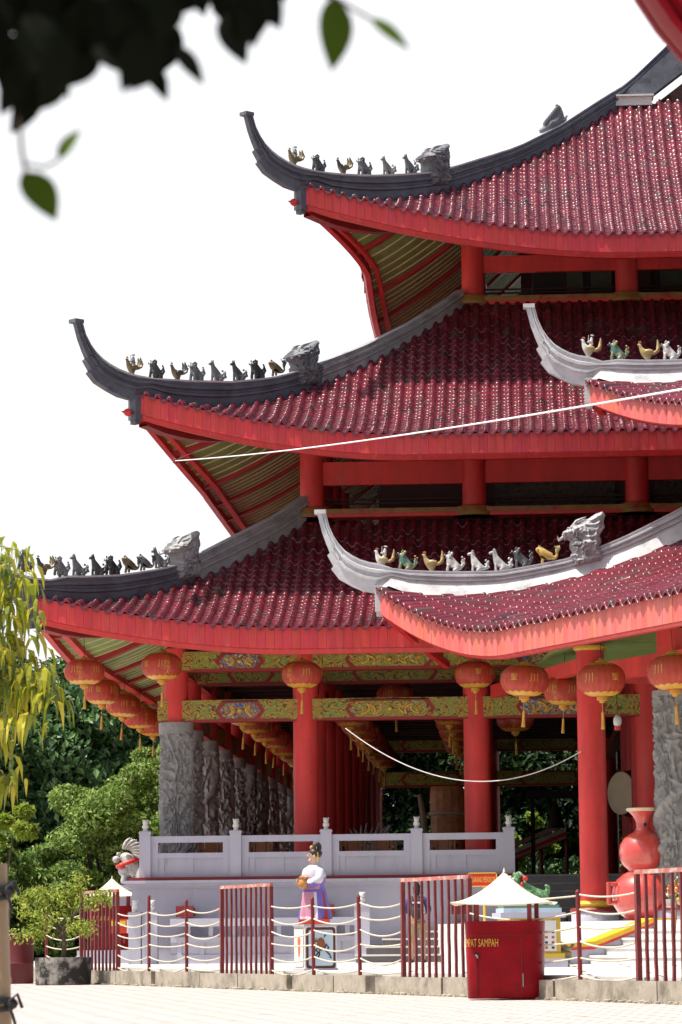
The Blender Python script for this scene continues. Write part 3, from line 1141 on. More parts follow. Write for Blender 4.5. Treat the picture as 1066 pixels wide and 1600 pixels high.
def painted_beam(p, q, z0, z1, style, thick=.34, relief=True, last=False):
    """beam between two plan points: red border lines, end blocks, and a framed panel of gilt relief"""
    p, q = np.array(p, float), np.array(q, float)
    L = np.hypot(*(q - p))
    e = (q - p) / L
    nrm = np.array([e[1], -e[0]])
    mb = MB()
    mid = (p + q) / 2
    h = z1 - z0
    mb.obox(mid, e, nrm, L / 2, thick / 2, z0 + .05, z1 - .02, BEAMG)
    mb.obox(mid, e, nrm, L / 2, thick / 2 + .015, z0 - .01, z0 + .05, DREDB)
    mb.obox(mid, e, nrm, L / 2, thick / 2 + .012, z1 - .03, z1 + .01, BEAMO)
    # end blocks round the columns
    for t in ((0, L) if last else (0,)):
        c = p + e * t
        mb.obox(c, e, nrm, .42, thick / 2 + .02, z0 + .03, z1 + .005, BEAMO)
    # hexagonal panel: red frame then field, both proud of the beam
    w = L / 2 - .95
    for o, hh, ww, mt in ((.012, h / 2 - .005, w, DREDB), (.024, h / 2 - .065, w - .10, BEAMB if style == 'blue' else BEAMG)):
        zc = (z0 + z1) / 2
        pts = [(-ww + .17, -hh), (ww - .17, -hh), (ww, 0), (ww - .17, hh), (-ww + .17, hh), (-ww, 0)]
        for sg in (1, -1):
            off = nrm * (thick / 2 + o)
            v = [(mid[0] + e[0] * a + sg * off[0], mid[1] + e[1] * a + sg * off[1], zc + b) for a, b in pts]
            v += [(mid[0] + e[0] * a, mid[1] + e[1] * a, zc + b) for a, b in pts]
            f = [tuple(range(6))[::sg]] + [((i, 6 + i, 6 + (i + 1) % 6, (i + 1) % 6))[::sg] for i in range(6)]
            mb.add(v, f, mt)
    if relief:                                    # pair of gilt scrolls facing a central pearl
        o = thick / 2 + .03
        off = nrm * o
        zc = (z0 + z1) / 2

        def pt(a, b):
            return (mid[0] + e[0] * a + off[0], mid[1] + e[1] * a + off[1], zc + b)
        ww = w - .35
        A = h / 2 - .13
        for sg in (1, -1):
            t = np.linspace(.16, ww, 60)
            nw = round(ww / .34)
            mb.tube([pt(sg * (x + .05 * sin((x - .16) / (ww - .16) * nw * 2 * pi * 2)), A * .95 * sin((x - .16) / (ww - .16) * nw * pi * 2 + .8)) for x in t],
                    [.008 + .016 * sin(pi * i / 59) ** .5 for i in range(60)], GOLD, 6)
            for k in range(int(ww * 22)):
                x = .12 + (ww + .1) * random.random()
                zb = random.uniform(-A * 1.25, A * 1.25)
                r0 = random.uniform(.025, .05)
                mb.tube([pt(sg * (x + r0 * (1 - j * .09) * cos(j * .9)), zb + r0 * (1 - j * .09) * sin(j * .9)) for j in range(8)], .009, GOLD if k % 3 else (TEALP if k % 2 else PINKP), 5)
        mb.ball(pt(0, 0), .06, GOLD)
    mb.build('painted_beam', temple, smooth=40)


TEALP = M('pale turquoise paint', (.28, .42, .44), rough=.5)
PINKP = M('pale cream paint', (.5, .42, .3), rough=.5)
DREDB = M('beam border red', (.27, .02, .018), rough=.45, var=.1)
for z0, z1 in ((6.0, 6.5), (7.2, 7.66)):
    for i in range(5):
        painted_beam((GX[i], 75.95), (GX[i + 1], 75.95), z0, z1, 'blue' if i in (0, 2) else 'green', last=(i == 4))
    for j in range(9):
        painted_beam((GX[0], GY[j + 1]), (GX[0], GY[j]), z0, z1, 'blue' if j % 2 else 'green', relief=False, last=False)
    if z0 > 7:
        for i in range(3):
            painted_beam((GX[i], GY[1]), (GX[i + 1], GY[1]), 7.12, 7.62, 'green', relief=False)
    for i in range(4):
        painted_beam((GX[i], GY[-1]), (GX[i + 1], GY[-1]), z0, z1, 'green', relief=False)
mb = MB()
for gx in GX[1:5]:
    mb.box(gx - .14, gx + .14, 76.3, 110, 6.85, 7.15, DRED)
mb.build('tie_beam', temple)

# ---- balustrade on the terrace edge
bal = thing('balustrade', 'pale grey stone balustrade with lion topped posts along the hall terrace', 'balustrade', (-8.75, 74.4, 2.3))
BX = [-8.75, -6.64, -4.54, -2.44, -.31]


def lion_finial(mb, x, y, z, s=1., mat=None):
    mat = mat or WHITE
    mb.lathe([(.055 * s, 0), (.06 * s, .02 * s), (.045 * s, .05 * s), (.07 * s, .07 * s), (.075 * s, .12 * s), (.05 * s, .15 * s)], (x, y, z), mat, 10)
    mb.ball((x, y - .01 * s, z + .19 * s), (.065 * s, .07 * s, .07 * s), mat, n=8)
    mb.ball((x, y - .06 * s, z + .18 * s), (.035 * s, .03 * s, .03 * s), mat, n=6)
    for sg in (-1, 1):
        mb.ball((x + sg * .05 * s, y + .01 * s, z + .24 * s), .022 * s, mat, n=6)


def bal_posts(xs, y, z0, zt, parent, w=.13):
    for x in xs:
        p = MB()
        p.box(x - w, x + w, y - w, y + w, z0, zt, LAV)
        p.box(x - w - .015, x + w + .015, y - w - .015, y + w + .015, zt - .06, zt - .02, LAV)
        po = p.build('post', parent)
        f = MB()
        lion_finial(f, x, y, zt, 1.05)
        f.build('lion_finial', po, smooth=50)


bal_posts(BX, 74.4, 2.3, 3.37, bal)
for a, b in zip(BX[:-1], BX[1:]):
    p = MB()
    x0, x1 = a + .13, b - .13
    p.box(x0, x1, 74.33, 74.47, 3.10, 3.25, LAV)                # rail
    p.box(x0, x0 + .17, 74.34, 74.46, 2.3, 3.10, LAV)
    p.box(x1 - .17, x1, 74.34, 74.46, 2.3, 3.10, LAV)
    p.box(x0 + .17, x1 - .17, 74.345, 74.455, 2.74, 2.86, LAV)
    p.box(x0 + .17, x1 - .17, 74.38, 74.43, 2.3, 2.74, LAV)      # panel field
    p.box(x0 + .17, x1 - .17, 74.35, 74.45, 2.3, 2.42, LAV)
    xm = (x0 + x1) / 2
    for u in (x0 + .17, xm - .07, x1 - .31):
        p.box(u, u + .14, 74.362, 74.44, 2.42, 2.74, LAV)
    p.build('panel', bal)
# left side run, seen edge on
bal_posts([-8.75], 78.5, 2.3, 3.37, bal)
p = MB()
p.box(-8.82, -8.68, 74.53, 78.37, 3.10, 3.25, LAV)
p.box(-8.80, -8.70, 74.53, 78.37, 2.3, 2.80, LAV)
p.build('panel', bal)

# ---- low balustrade built against the foot of the terrace
low = thing('low_balustrade', 'low pale grey wall railing against the foot of the hall terrace', 'balustrade', (-8.2, 73.6, SLAB))
p = MB()
p.box(-8.05, -3.75, 73.2, 73.5, 1.16, 1.34, LAV)
p.box(-8.05, -3.75, 73.28, 73.44, .80, .92, LAV)
p.box(-8.05, -3.75, 73.34, 73.40, SLAB, .80, LAV)
for u in np.arange(-7.9, -3.9, .52):
    p.box(u, u + .1, 73.31, 73.42, SLAB, .80, LAV)
    p.box(u + .2, u + .3, 73.31, 73.42, .92, 1.16, LAV)
p.box(-8.05, -3.75, 73.3, 74.19, SLAB, SLAB + .2, LAV)
p.build('rail', low)
bal_posts([-8.86, -8.48], 73.3, SLAB, 1.50, low, .14)
bal_posts([-3.62], 72.4, SLAB, 1.62, low, .17)

# dark red floodlight boxes on the terrace foot
for k, x in enumerate((-7.75, -4.52, -1.45)):
    f = MB()
    f.box(x - .17, x + .17, 73.55 if k < 2 else 73.9, 74.19, 1.40, 1.60, DRED)
    f.box(x - .2, x + .2, 73.5 if k < 2 else 73.85, 73.62 if k < 2 else 73.97, 1.38, 1.63, DRED)
    o = f.build('wall_box')
    tag(o, ('dark red metal box on the terrace foot behind the left rope fence', 'dark red metal box on the terrace foot beside the lady statue',
            'dark red metal box on the terrace foot behind the barred panel by the bin')[k], 'box', 'dark red boxes along the terrace foot')
    s_ = MB()
    s_.box(x - .16, x + .16, 73.52 if k < 2 else 73.87, 74.19, 1.2, 1.23, DRED)
    s_.build('bracket', o, origin=(0, 0, 0))

# ---- stairs from the porch floor up to the hall
st = MB()
for k in range(6):
    z1 = FLOOR - .005 - .187 * k
    st.box(-.12, 12, 74.45 - .38 * (k + 1), 74.45 - .38 * k, SLAB, z1, GSTONE)
    st.box(-.13, 12, 74.45 - .38 * (k + 1) - .025, 74.45 - .38 * k, z1 - .05, z1 + .004, GSTONE)
st.box(-.06, 27, 74.1, 74.5, 2.1, 2.262, GSTONE)
st.build('hall_steps', temple)

# ================================================================== the porch in front of the hall
PD = np.array([.45, -.893]); PD /= np.hypot(*PD)
PM = np.array([-PD[1], PD[0]])
porch = thing('porch', 'red porch with pale grey curled ridges jutting from the temple towards the right', 'porch', (1.5, 68, SLAB))
FLP = 1.15
PT = [  # lower, upper
    dict(name='lower_roof', O=(-3.1, 71.7), z0=7.2, a=.25, b=.022, amp=1.5, L=6.3, S=20., zc=8.72, qmax=7.2, h=.56,
         tops=[(-.3, 9.24), (.09, 9.12), (.71, 9.06), (1.56, 9.02), (2.67, 9.01), (3.43, 9.13), (4.31, 9.29), (4.97, 9.53), (5.64, 9.81), (6.82, 10.39), (8.2, 11.2)], dragon=4.55, dz=-.3),
    dict(name='upper_roof', O=(1.7, 71.7), z0=12.02, a=.27, b=.024, amp=1.32, L=6.0, S=17., zc=13.36, qmax=5.5, h=.5,
         tops=[(-.3, 13.95), (.24, 13.82), (1.14, 13.76), (2.1, 13.76), (3.2, 13.85), (4.3, 14.1), (5.5, 14.6), (6.5, 15.2)], dragon=3.4, dz=-.3)]
for T in PT:
    fc = Face(T['O'], PD, PM, T['z0'], T['a'], T['b'], T['amp'], T['L'], PD[0] / PM[0] if False else .504, S=T['S'])
    T['face'] = fc
    mb = MB()
    fc.tiles(mb, .0, T['S'], T['qmax'], sp=.31, rowlen=.42, flip=True, r=.135, lip=.016, over=.16, w=.70, raise_=-.03)
    # the two neighbouring faces, mostly out of sight
    fb = Face(T['O'], (PD[0], -PD[1]), (PM[0], -PM[1]), T['z0'], T['a'], T['b'], T['amp'], T['L'], .504, S=T['S'])
    fb.tiles(mb, 0, 3 if T['zc'] < 10 else 1.2, T['qmax'], rowlen=.6, fine=False)
    ve = np.array(T['O']) + PD * T['S']
    ff = Face(ve, (1, 0), (0, 1), T['z0'], T['a'], T['b'], T['amp'], T['L'], .504)
    ff.tiles(mb, 0, 6, T['qmax'], rowlen=.5, fine=False)
    root = mb.build(T['name'], porch, smooth=40)
    mb = MB()
    fc.fascia(mb, .0, T['S'], h=T['h'], lip=.07, colr=(.62, .12, .105), flip=True)
    fb.fascia(mb, .02, 3 if T['zc'] < 10 else .5, h=T['h'], lip=.07, bw=.5)
    ff.fascia(mb, .02, 6, h=T['h'], lip=.07, bw=.5)
    mb.build('eave_board', root, smooth=20)
    mb = MB()
    fc.soffit(mb, .1, T['S'], 4.2, drop=.5, flip=True, purlin=None)
    mb.build('soffit', root)
    mb = MB()
    horn = [((a[0] * 1.04, a[1] * 1.10), (b[0] * 1.08, b[1] * 1.08), w) for a, b, w in HORN[:-1]]
    horn += [((.3, .39), (.2, -.03), .17)]
    ridge(mb, T['O'], (1, 0), T['zc'], horn, T['tops'], lambda u: fc.z(.45 * u, .893 * u), RIDGEL, band=BANDW)
    hanging_end(mb, T['O'], (1, 0), T['zc'] + .04, RIDGEL, False)
    mb.build('hip_ridge', root, smooth=35)
    mb = MB()
    u = T['dragon']
    dragon_head(mb, (T['O'][0] + u - .45, T['O'][1]), (1, 0), 1.0, SILV, thick=.26, seed=u, z0=float(np.interp(u, *zip(*T['tops']))) - .20, colr=(.36, .36, .37))
    mb.build('dragon_ornament', root, smooth=60)

mb = MB()     # walls of the porch's upper storey, right of the frame
mb.prism([(5.6, 71.7), (11.0, 61.5), (14, 61.5), (14, 80), (5.6, 80)], 10.0, 12.6, DRED)
mb.prism([(6.8, 71.7), (11.5, 63.5), (14, 63.5), (14, 80), (6.8, 80)], 12.6, 17.0, BARN)
mb.build('storey_wall', porch)

CA = np.array([1.5, 68.0])
CB = np.array([3.09, 64.9])


def porch_column(c, stone):
    mb = MB()
    if stone:
        carved_column(mb, c[0], c[1], .40, FLP + .42, 5.75, 5.3, 110, 300, plain=.1)
        mb.lathe([(.31, 5.74), (.31, 7.0)], (*c, 0), RED, 24)
        mb.lathe([(.48, FLP + .25), (.48, FLP + .30), (.43, FLP + .42)], (*c, 0), STONE, 28)
    else:
        mb.lathe([(.30, FLP + .40), (.295, 7.0)], (*c, 0), RED, 32)
    o = mb.build('stone_column' if stone else 'red_column', porch, smooth=50)
    b = MB()
    b.lathe([(.5, FLP), (.5, FLP + .18), (.47, FLP + .22)], (*c, 0), LAV, 28)
    b.build('plinth', o, smooth=40)
    b = MB()
    b.lathe([(.52, FLP + .21), (.53, FLP + .25), (.5, FLP + .29), (.38, FLP + .30)], (*c, 0), DRED, 28)
    b.build('base_ring', o, smooth=40)
    if not stone:
        b = MB()
        b.lathe([(.37, FLP + .29), (.40, FLP + .33), (.40, FLP + .38), (.36, FLP + .42), (.30, FLP + .44)], (*c, 0), M('yellow paint', (.62, .42, .03), rough=.5), 28)
        b.build('yellow_ring', o, smooth=40)
        b = MB()
        b.lathe([(.31, 6.86), (.36, 6.9), (.36, 6.95), (.31, 6.98)], (*c, 0), GOLD, 24)
        b.build('capital_ring', o, smooth=40)


porch_column(CA, False)
porch_column(CB, True)
porch_column(CB + PD * 3.7, False)
mb = MB()
for a, b, z0, z1, t in ((CA, CB, 6.15, 6.55, .12), (CB, CB + PD * 3.7, 6.15, 6.55, .12), (CA, np.array([-.6, 75.6]), 6.45, 6.75, .1), (CA, CA + PM * 5, 6.2, 6.6, .1),
                       (CB, CB + PM * 5, 6.2, 6.6, .1)):
    d = b - a
    L = np.hypot(*d)
    e = d / L
    mb.obox((a + b) / 2, e, (e[1], -e[0]), L / 2, t, z0, z1, RED)
mb.build('beam', porch)
mb = MB()
mb.prism([tuple(CA - PD * 1.5), tuple(CB + PD * 5), (14, 60), (14, 74.4), (0.4, 74.4)], 7.05, 7.15, GREEN)
mb.build('ceiling', porch)

# platform and its steps
ED = CA - PM * 1.36                                  # platform edge line, along PD
def pe(a, w=0.):
    return tuple(ED + PD * a - PM * w)


mb = MB()
mb.prism([(-1.9, 72.2), (-1.9, 71.6), pe(-3.6), pe(13.5), (14, 56), (26, 60), (26, 74.0), (12, 74.0), (-.1, 72.2)], SLAB - .1, FLP, WHITE)
mb.build('platform', porch)
mb = MB()
for k in range(4):
    z1 = FLP - .17 - .165 * k
    w0 = .36 * (k + 1)
    mb.prism([pe(5.0, w0), pe(13.5, w0), pe(13.5, -.02), pe(5.0, -.02)], SLAB - .1, z1, WHITE)
    mb.prism([pe(4.98, w0 + .025), pe(13.5, w0 + .025), pe(13.5, w0 - .3), pe(4.98, w0 - .3)], z1 - .04, z1 + .003, WHITE)
mb.build('porch_steps', porch)
mb = MB()     # flank wall of the steps with its yellow and red capping
prof = [(-.5, 1.14), (.05, 1.14), (1.35, .70), (2.1, .68)]
def strip(mb, a0, a1, d0, d1, mat):
    for (w0, z0), (w1, z1) in zip(prof[:-1], prof[1:]):
        v = []
        for w, z in ((w0, z0), (w1, z1)):
            for a in (a0, a1):
                for dz in (d0, d1):
                    p = pe(a, w)
                    v.append((p[0], p[1], (z + dz) if dz > -5 else SLAB - .05))
        mb.add(v, [(0, 2, 3, 1), (4, 5, 7, 6), (0, 1, 5, 4), (2, 6, 7, 3), (1, 3, 7, 5), (0, 4, 6, 2)], mat)


strip(mb, 4.62, 4.98, -9, -.10, LAV)
strip(mb, 4.58, 5.01, -.10, -.04, RED)
strip(mb, 4.56, 5.03, -.04, .05, M('bright yellow paint', (.72, .44, .02), rough=.5))
mb.build('step_flank', porch)
# small side steps at the far end
mb = MB()
for k, (x, z1) in enumerate(((-3.72, .50), (-3.5, .68), (-3.12, .85), (-2.2, 1.01))):
    mb.box(x, -1.0, 71.5 + .06 * k, 74.19, SLAB - .05, z1 - .04, GSTONE)
    mb.box(x - .03, -1.0, 71.47 + .06 * k, 74.19, z1 - .04, z1, WHITE)
mb.build('side_steps', porch)

# ================================================================== roof figurines
SK = {}
SK['bird'] = skin([(0, 0, .17, .10), (-.10, 0, .20, .085), (-.15, 0, .29, .045), (-.165, 0, .37, .042), (-.225, 0, .362, .012), (.10, 0, .19, .06), (.0, 0, .05, .05), (.0, 0, 0, .075)],
                  [(0, 1), (1, 2), (2, 3), (3, 4), (0, 5), (0, 6), (6, 7)])
SK['lion'] = skin([(.08, 0, .11, .10), (0, 0, .18, .095), (-.09, 0, .25, .095), (-.12, 0, .36, .085), (-.2, 0, .34, .05), (-.13, .07, .13, .035), (-.15, .07, .01, .04), (-.13, -.07, .13, .035), (-.15, -.07, .01, .04),
                   (.06, .1, .06, .055), (-.02, .11, .015, .035), (.06, -.1, .06, .055), (-.02, -.11, .015, .035), (.17, 0, .12, .04), (.22, 0, .22, .045), (.20, 0, .31, .02)],
                  [(0, 1), (1, 2), (2, 3), (3, 4), (2, 5), (5, 6), (2, 7), (7, 8), (0, 9), (9, 10), (0, 11), (11, 12), (0, 13), (13, 14), (14, 15)])
SK['horse'] = skin([(.08, 0, .10, .10), (0, 0, .17, .085), (-.07, 0, .25, .075), (-.11, 0, .36, .05), (-.14, 0, .44, .048), (-.23, 0, .40, .028), (-.1, .06, .12, .03), (-.11, .06, .01, .035), (-.1, -.06, .12, .03), (-.11, -.06, .01, .035),
                    (.05, .1, .06, .05), (-.03, .1, .015, .03), (.05, -.1, .06, .05), (-.03, -.1, .015, .03), (.18, 0, .08, .04), (.24, 0, .15, .055), (.22, 0, .24, .02)],
                   [(0, 1), (1, 2), (2, 3), (3, 4), (4, 5), (2, 6), (6, 7), (2, 8), (8, 9), (0, 10), (10, 11), (0, 12), (12, 13), (0, 14), (14, 15), (15, 16)])
SK['fish'] = skin([(-.03, 0, .22, .11), (-.13, 0, .31, .085), (-.22, 0, .36, .045), (.09, 0, .12, .08), (.18, 0, .09, .045), (.24, 0, .17, .03), (.22, 0, .29, .02), (-.09, .06, .1, .03), (-.12, .06, .01, .035), (-.09, -.06, .1, .03), (-.12, -.06, .01, .035)],
                  [(0, 1), (1, 2), (0, 3), (3, 4), (4, 5), (5, 6), (0, 7), (7, 8), (0, 9), (9, 10)])
SK['rider'] = skin([(0, 0, 0, .045), (0, 0, .08, .05), (0, 0, .14, .035), (-.005, 0, .2, .038), (-.05, .05, .08, .018), (-.09, .03, .06, .016), (-.05, -.05, .08, .018), (-.09, -.03, .06, .016), (-.02, .08, -.06, .025), (-.02, -.08, -.06, .025)],
                   [(0, 1), (1, 2), (2, 3), (1, 4), (4, 5), (1, 6), (6, 7), (0, 8), (0, 9)])
WHT, GLD, GRN, BLK, GRY, DKG = (.46, .46, .44), (.34, .26, .11), (.07, .16, .12), (.05, .055, .06), (.34, .35, .36), (.12, .13, .13)


def figurine(kind, c1, c2, mat):
    mb = MB()
    base = 'bird' if kind in ('rider', 'rooster') else kind
    V, F = SK[base]
    cz = [c1 if np.mean([V[i][2] for i in f]) > .16 else tuple(.6 * a + .4 * b for a, b in zip(c1, c2)) for f in F]
    mb.add(V, F, mat, cz)
    if base == 'bird':
        for k in range(7):                            # sickle tail feathers
            o = (k - 3) * .018
            h = .30 + .12 * (k % 3) / 2
            mb.tube([(.08, o * .5, .17), (.15, o, .18), (.21 + .02 * (k % 2), o * 1.4, .22), (.245 - .01 * (k % 3), o * 1.6, h), (.21, o * 1.7, h + .05)], [.03, .035, .034, .026, .006], mat, 6, c2)
        for k in range(3):
            mb.ball((-.185 + .022 * k, 0, .415 + .008 * (k == 1)), (.014, .01, .026), mat, (.4, .12, .06) if c1 != BLK else c1, 6)
        mb.ball((-.195, 0, .335), (.012, .012, .022), mat, (.35, .1, .05), 6)
        for s in (1, -1):
            mb.ball((.02, s * .085, .2), (.11, .03, .06), mat, c2, 8)
    elif kind == 'lion':
        rr = random.Random(2)
        for k in range(26):
            a = rr.uniform(0, 2 * pi)
            p = (-.10 + rr.uniform(-.02, .06), cos(a) * .085, .35 + sin(a) * .085)
            mb.ball(p, rr.uniform(.022, .034), mat, c2, 6)
        mb.ball((-.235, 0, .355), .02, mat, c1, 6)
        for s in (1, -1):
            mb.ball((-.2, s * .045, .39), .018, mat, WHT, 6)
            mb.ball((-.10, s * .08, .435), (.025, .015, .035), mat, c1, 6)
        for k in range(6):
            mb.ball((.2 + .03 * sin(k * 2), .02 * cos(k * 3), .16 + .035 * k), .028, mat, c2, 6)
    elif kind == 'horse':
        for k in range(8):
            t = k / 7
            mb.ball((-.045 - .06 * t, 0, .27 + .21 * t), (.035, .014, .026), mat, c2, 6)
        for s in (1, -1):
            mb.tube([(-.12, s * .03, .46), (-.11, s * .035, .52)], [.018, .004], mat, 6, c1)
        for k in range(7):
            mb.ball((.22 + .035 * sin(k * 1.7), .03 * cos(k * 2.2), .09 + .03 * k), .032, mat, c2, 6)
    elif kind == 'fish':
        for k in range(9):
            t = k / 8
            mb.ball((-.13 + .25 * t, 0, .39 - .2 * t), (.03, .012, .028), mat, c2, 6)
        for s in (1, -1):
            mb.ball((-.17, s * .07, .345), .02, mat, WHT, 6)
        for k in range(4):
            mb.tube([(.23, 0, .2), (.25 + .02 * k, 0, .30), (.2 + .04 * k, .01 * k, .36)], [.03, .03, .008], mat, 6, c2)
    return mb


FIGN = {'rider': 'rooster_rider_figurine', 'rooster': 'rooster_figurine', 'lion': 'lion_figurine', 'horse': 'horse_figurine', 'fish': 'fish_figurine'}
ORD = ['first', 'second', 'third', 'fourth', 'fifth', 'sixth', 'seventh', 'eighth', 'ninth', 'tenth']


def place_figs(roofname, O, d, tops, us, seq, rz, mat, start=0, dim=1.):
    for i, (u, (kind, c1, c2, desc)) in enumerate(zip(us, seq)):
        dd = lambda c: tuple(x * dim for x in c)
        mb = figurine(kind, dd(c1), dd(c2), mat)
        z = float(np.interp(u, *zip(*tops))) - .012
        o = mb.build(FIGN[kind], None, smooth=60, origin=(0, 0, 0))
        sc = random.uniform(.98, 1.06)
        slope = (float(np.interp(u + .2, *zip(*tops))) - float(np.interp(u - .2, *zip(*tops)))) / (.4 * np.hypot(*d))
        o.location = (O[0] + d[0] * u, O[1] + d[1] * u, z)
        o.rotation_euler = (0, -math.atan(slope) * .7, rz)
        o.scale = (sc, sc, sc)
        tag(o, '%s, %s from tip of %s' % (desc, ORD[i + start], roofname.replace('corner ', '').replace("roof's", 'roof').replace("the porch's", 'porch')), 'figurine', 'ridge figurines on ' + roofname)
        if kind == 'rider':
            r = MB()
            V, F = SK['rider']
            r.add([(x + .02, y, z + .27) for x, y, z in V], F, mat, dd(WHT))
            r.ball((.02, 0, .50), (.05, .05, .02), mat, dd(WHT), 8)
            r.tube([(-.05, 0, .36), (-.06, 0, .50)], .008, mat, 5, dd(WHT))
            ch = r.build('rider', None, smooth=60, origin=(0, 0, 0))
            ch.parent = o


def hu(pxs, T):
    """hip parameter for photograph columns on a main roof (perspective of the corner ridge)"""
    out = []
    for px in pxs:
        k = (px - 819) / 5000
        out.append((k * T['y'] - T['x']) / (1 - k))
    return out


R_ = ('rider', GLD, GLD, 'yellow rooster figurine carrying a small rider')
place_figs("the upper roof's corner ridge", (TIERS[2]['x'], TIERS[2]['y']), (1, 1), TIERS[2]['tops'], hu([472, 512, 552, 586, 624, 660], TIERS[2]),
           [R_, ('lion', DKG, DKG, 'dark green lion figurine'), ('rooster', DKG, GLD, 'slim dark rooster figurine'), ('lion', GRY, DKG, 'grey lion figurine'),
            ('horse', WHT, WHT, 'small pale horse figurine'), ('horse', GRY, DKG, 'dark grey horse figurine')], radians(45), GLAZE, dim=.38)
place_figs("the middle roof's corner ridge", (TIERS[1]['x'], TIERS[1]['y']), (1, 1), TIERS[1]['tops'], hu([211, 250, 284, 315, 347, 382, 413, 444], TIERS[1]),
           [R_, ('lion', DKG, BLK, 'dark green lion figurine'), ('rooster', GLD, DKG, 'gold brown rooster figurine'), ('lion', GRY, GRY, 'grey lion figurine'),
            ('horse', GRY, WHT, 'pale grey horse figurine'), ('horse', DKG, GRY, 'dark grey horse figurine'), ('lion', BLK, BLK, 'black seated beast figurine'), ('fish', GLD, DKG, 'gold fish figurine')],
           radians(45), GLAZE, dim=.38)
place_figs("the lower roof's corner ridge", (TIERS[0]['x'], TIERS[0]['y']), (1, 1), TIERS[0]['tops'], hu([40, 70, 98, 126, 156, 181, 209, 233, 257], TIERS[0]),
           [('lion', DKG, DKG, 'dark green lion figurine by the bamboo leaves'), ('rooster', DKG, GLD, 'slim brown rooster figurine'), ('lion', GRY, GRY, 'grey lion figurine'), ('horse', GRY, DKG, 'pale grey horse figurine'),
            ('horse', DKG, BLK, 'dark horse figurine'), ('lion', BLK, BLK, 'black seated beast figurine'), ('fish', GLD, DKG, 'brown gold fish figurine'), ('fish', GRY, DKG, 'dull grey fish figurine'),
            ('horse', GRY, GRY, 'small grey horse figurine')], radians(45), GLAZE, dim=.38)
for T, nm, xs, k in ((PT[0], "the porch's lower ridge", [605, 644, 684, 719, 756, 793, 828, 866], 8), (PT[1], "the porch's upper ridge", [936, 983, 1030, 1066, 1105], 5)):
    us = [((px - 819) / 5000 * 71.7 - T['O'][0]) for px in xs]
    seq = [('rider', WHT, GLD, 'white and gold rooster figurine with a white rider'), ('lion', GRN, GLD, 'glossy green lion figurine'), ('rooster', GLD, GLD, 'gold rooster figurine with upright tail'),
           ('lion', WHT, WHT, 'silver white lion figurine'), ('horse', WHT, GRY, 'silver white horse figurine'), ('horse', GRY, WHT, 'silver grey horse figurine leaning forward'),
           ('lion', BLK, DKG, 'black seated beast figurine'), ('fish', (.5, .32, .07), GLD, 'golden yellow fish figurine')][:k]
    place_figs(nm, T['O'], (1, 0), T['tops'], us, seq, 0, GLAZE)

# ================================================================== lanterns
LR, LH = .47, .32


def lr(z):
    return LR * max(0., 1 - (abs(z) / (LH * 1.06)) ** 2.5) ** .5


def lantern_caps(mb, sg):
    if sg > 0:
        mb.lathe([(.11, LH - .015), (.115, LH + .03), (.06, LH + .05), (.02, LH + .09)], (0, 0, 0), LANTG, 16)
    else:
        mb.lathe([(.10, -LH + .01), (.105, -LH - .07), (.06, -LH - .08), (.05, -LH - .12)], (0, 0, 0), LANTG, 16)


def make_lantern():
    root = thing('lantern', 'x', 'lantern')
    mb = MB()
    zs = [LH * sin(a) for a in np.linspace(-pi / 2, pi / 2, 19)]
    mb.lathe([(max(lr(z), .1), z) for z in zs], (0, 0, 0), LANT, 96, rib=lambda a: 1 - .022 * abs(cos(a * 12)) ** 6)
    mb.build('shell', root, smooth=60, origin=(0, 0, 0))
    mb = MB()
    n = 96
    for sg in (-1, 1):
        mb = MB()
        rows = []
        for j in range(5):
            row = []
            for i in range(n + 1):
                a = 2 * pi * i / n
                top = -.255 + .028 * abs(sin(a * 8)) if sg < 0 else .27 + .012 * abs(sin(a * 8))
                z = top + (-LH * .985 - top) * j / 4 if sg < 0 else top + (LH * .985 - top) * j / 4
                r = max(lr(z), .1) + .006
                row.append((r * cos(a), r * sin(a), z))
            rows.append(row)
        mb.grid(np.array(rows), LANTG, flip=(sg > 0))
        lantern_caps(mb, sg)
        mb.build('top_trim' if sg > 0 else 'bottom_trim', root, smooth=50, origin=(0, 0, 0))
    0 and mb.lathe([(.11, LH - .015), (.115, LH + .03), (.06, LH + .05), (.02, LH + .09)], (0, 0, 0), LANTG, 16)
    0 and mb.lathe([(.10, -LH + .01), (.105, -LH - .07), (.06, -LH - .08), (.05, -LH - .12)], (0, 0, 0), LANTG, 16)
    pass
    mb = MB()
    mb.tube([(0, 0, -LH - .11), (.005, 0, -LH - .3)], .006, LANTG, 5)
    mb.lathe([(.012, -LH - .28), (.03, -LH - .33), (.024, -LH - .36), (.034, -LH - .52), (.04, -LH - .62)], (.005, 0, 0), LANTG, 10)
    mb.build('tassel', root, smooth=50, origin=(0, 0, 0))
    mb = MB()
    mb.tube([(0, 0, LH + .05), (0, .01, LH + .9)], .006, DARK, 5)
    mb.build('cord', root, origin=(0, 0, 0))
    mb = MB()

    def glyph(ch, size, az, zc):
        V, F = text_mesh(ch, size)
        out = []
        for x, y, _ in V:
            z = zc + y
            r = lr(z) + .012
            a = az + x / max(r, .2)
            out.append((r * sin(a), -r * cos(a), z))
        mb.add(out, F, LANTG)
    for k, az in enumerate((-.55, 1.4, 3.2, 4.6)):
        if k % 2 == 0:
            for j, ch in enumerate('三保大人'):
                glyph(ch, .115, az, .175 - j * .115)
        else:
            glyph('聖', .15, az, .03)
        glyph('川', .2, az + .85, .02)
    mb.build('lettering', root, origin=(0, 0, 0))
    return root


proto = make_lantern()
used = [False]


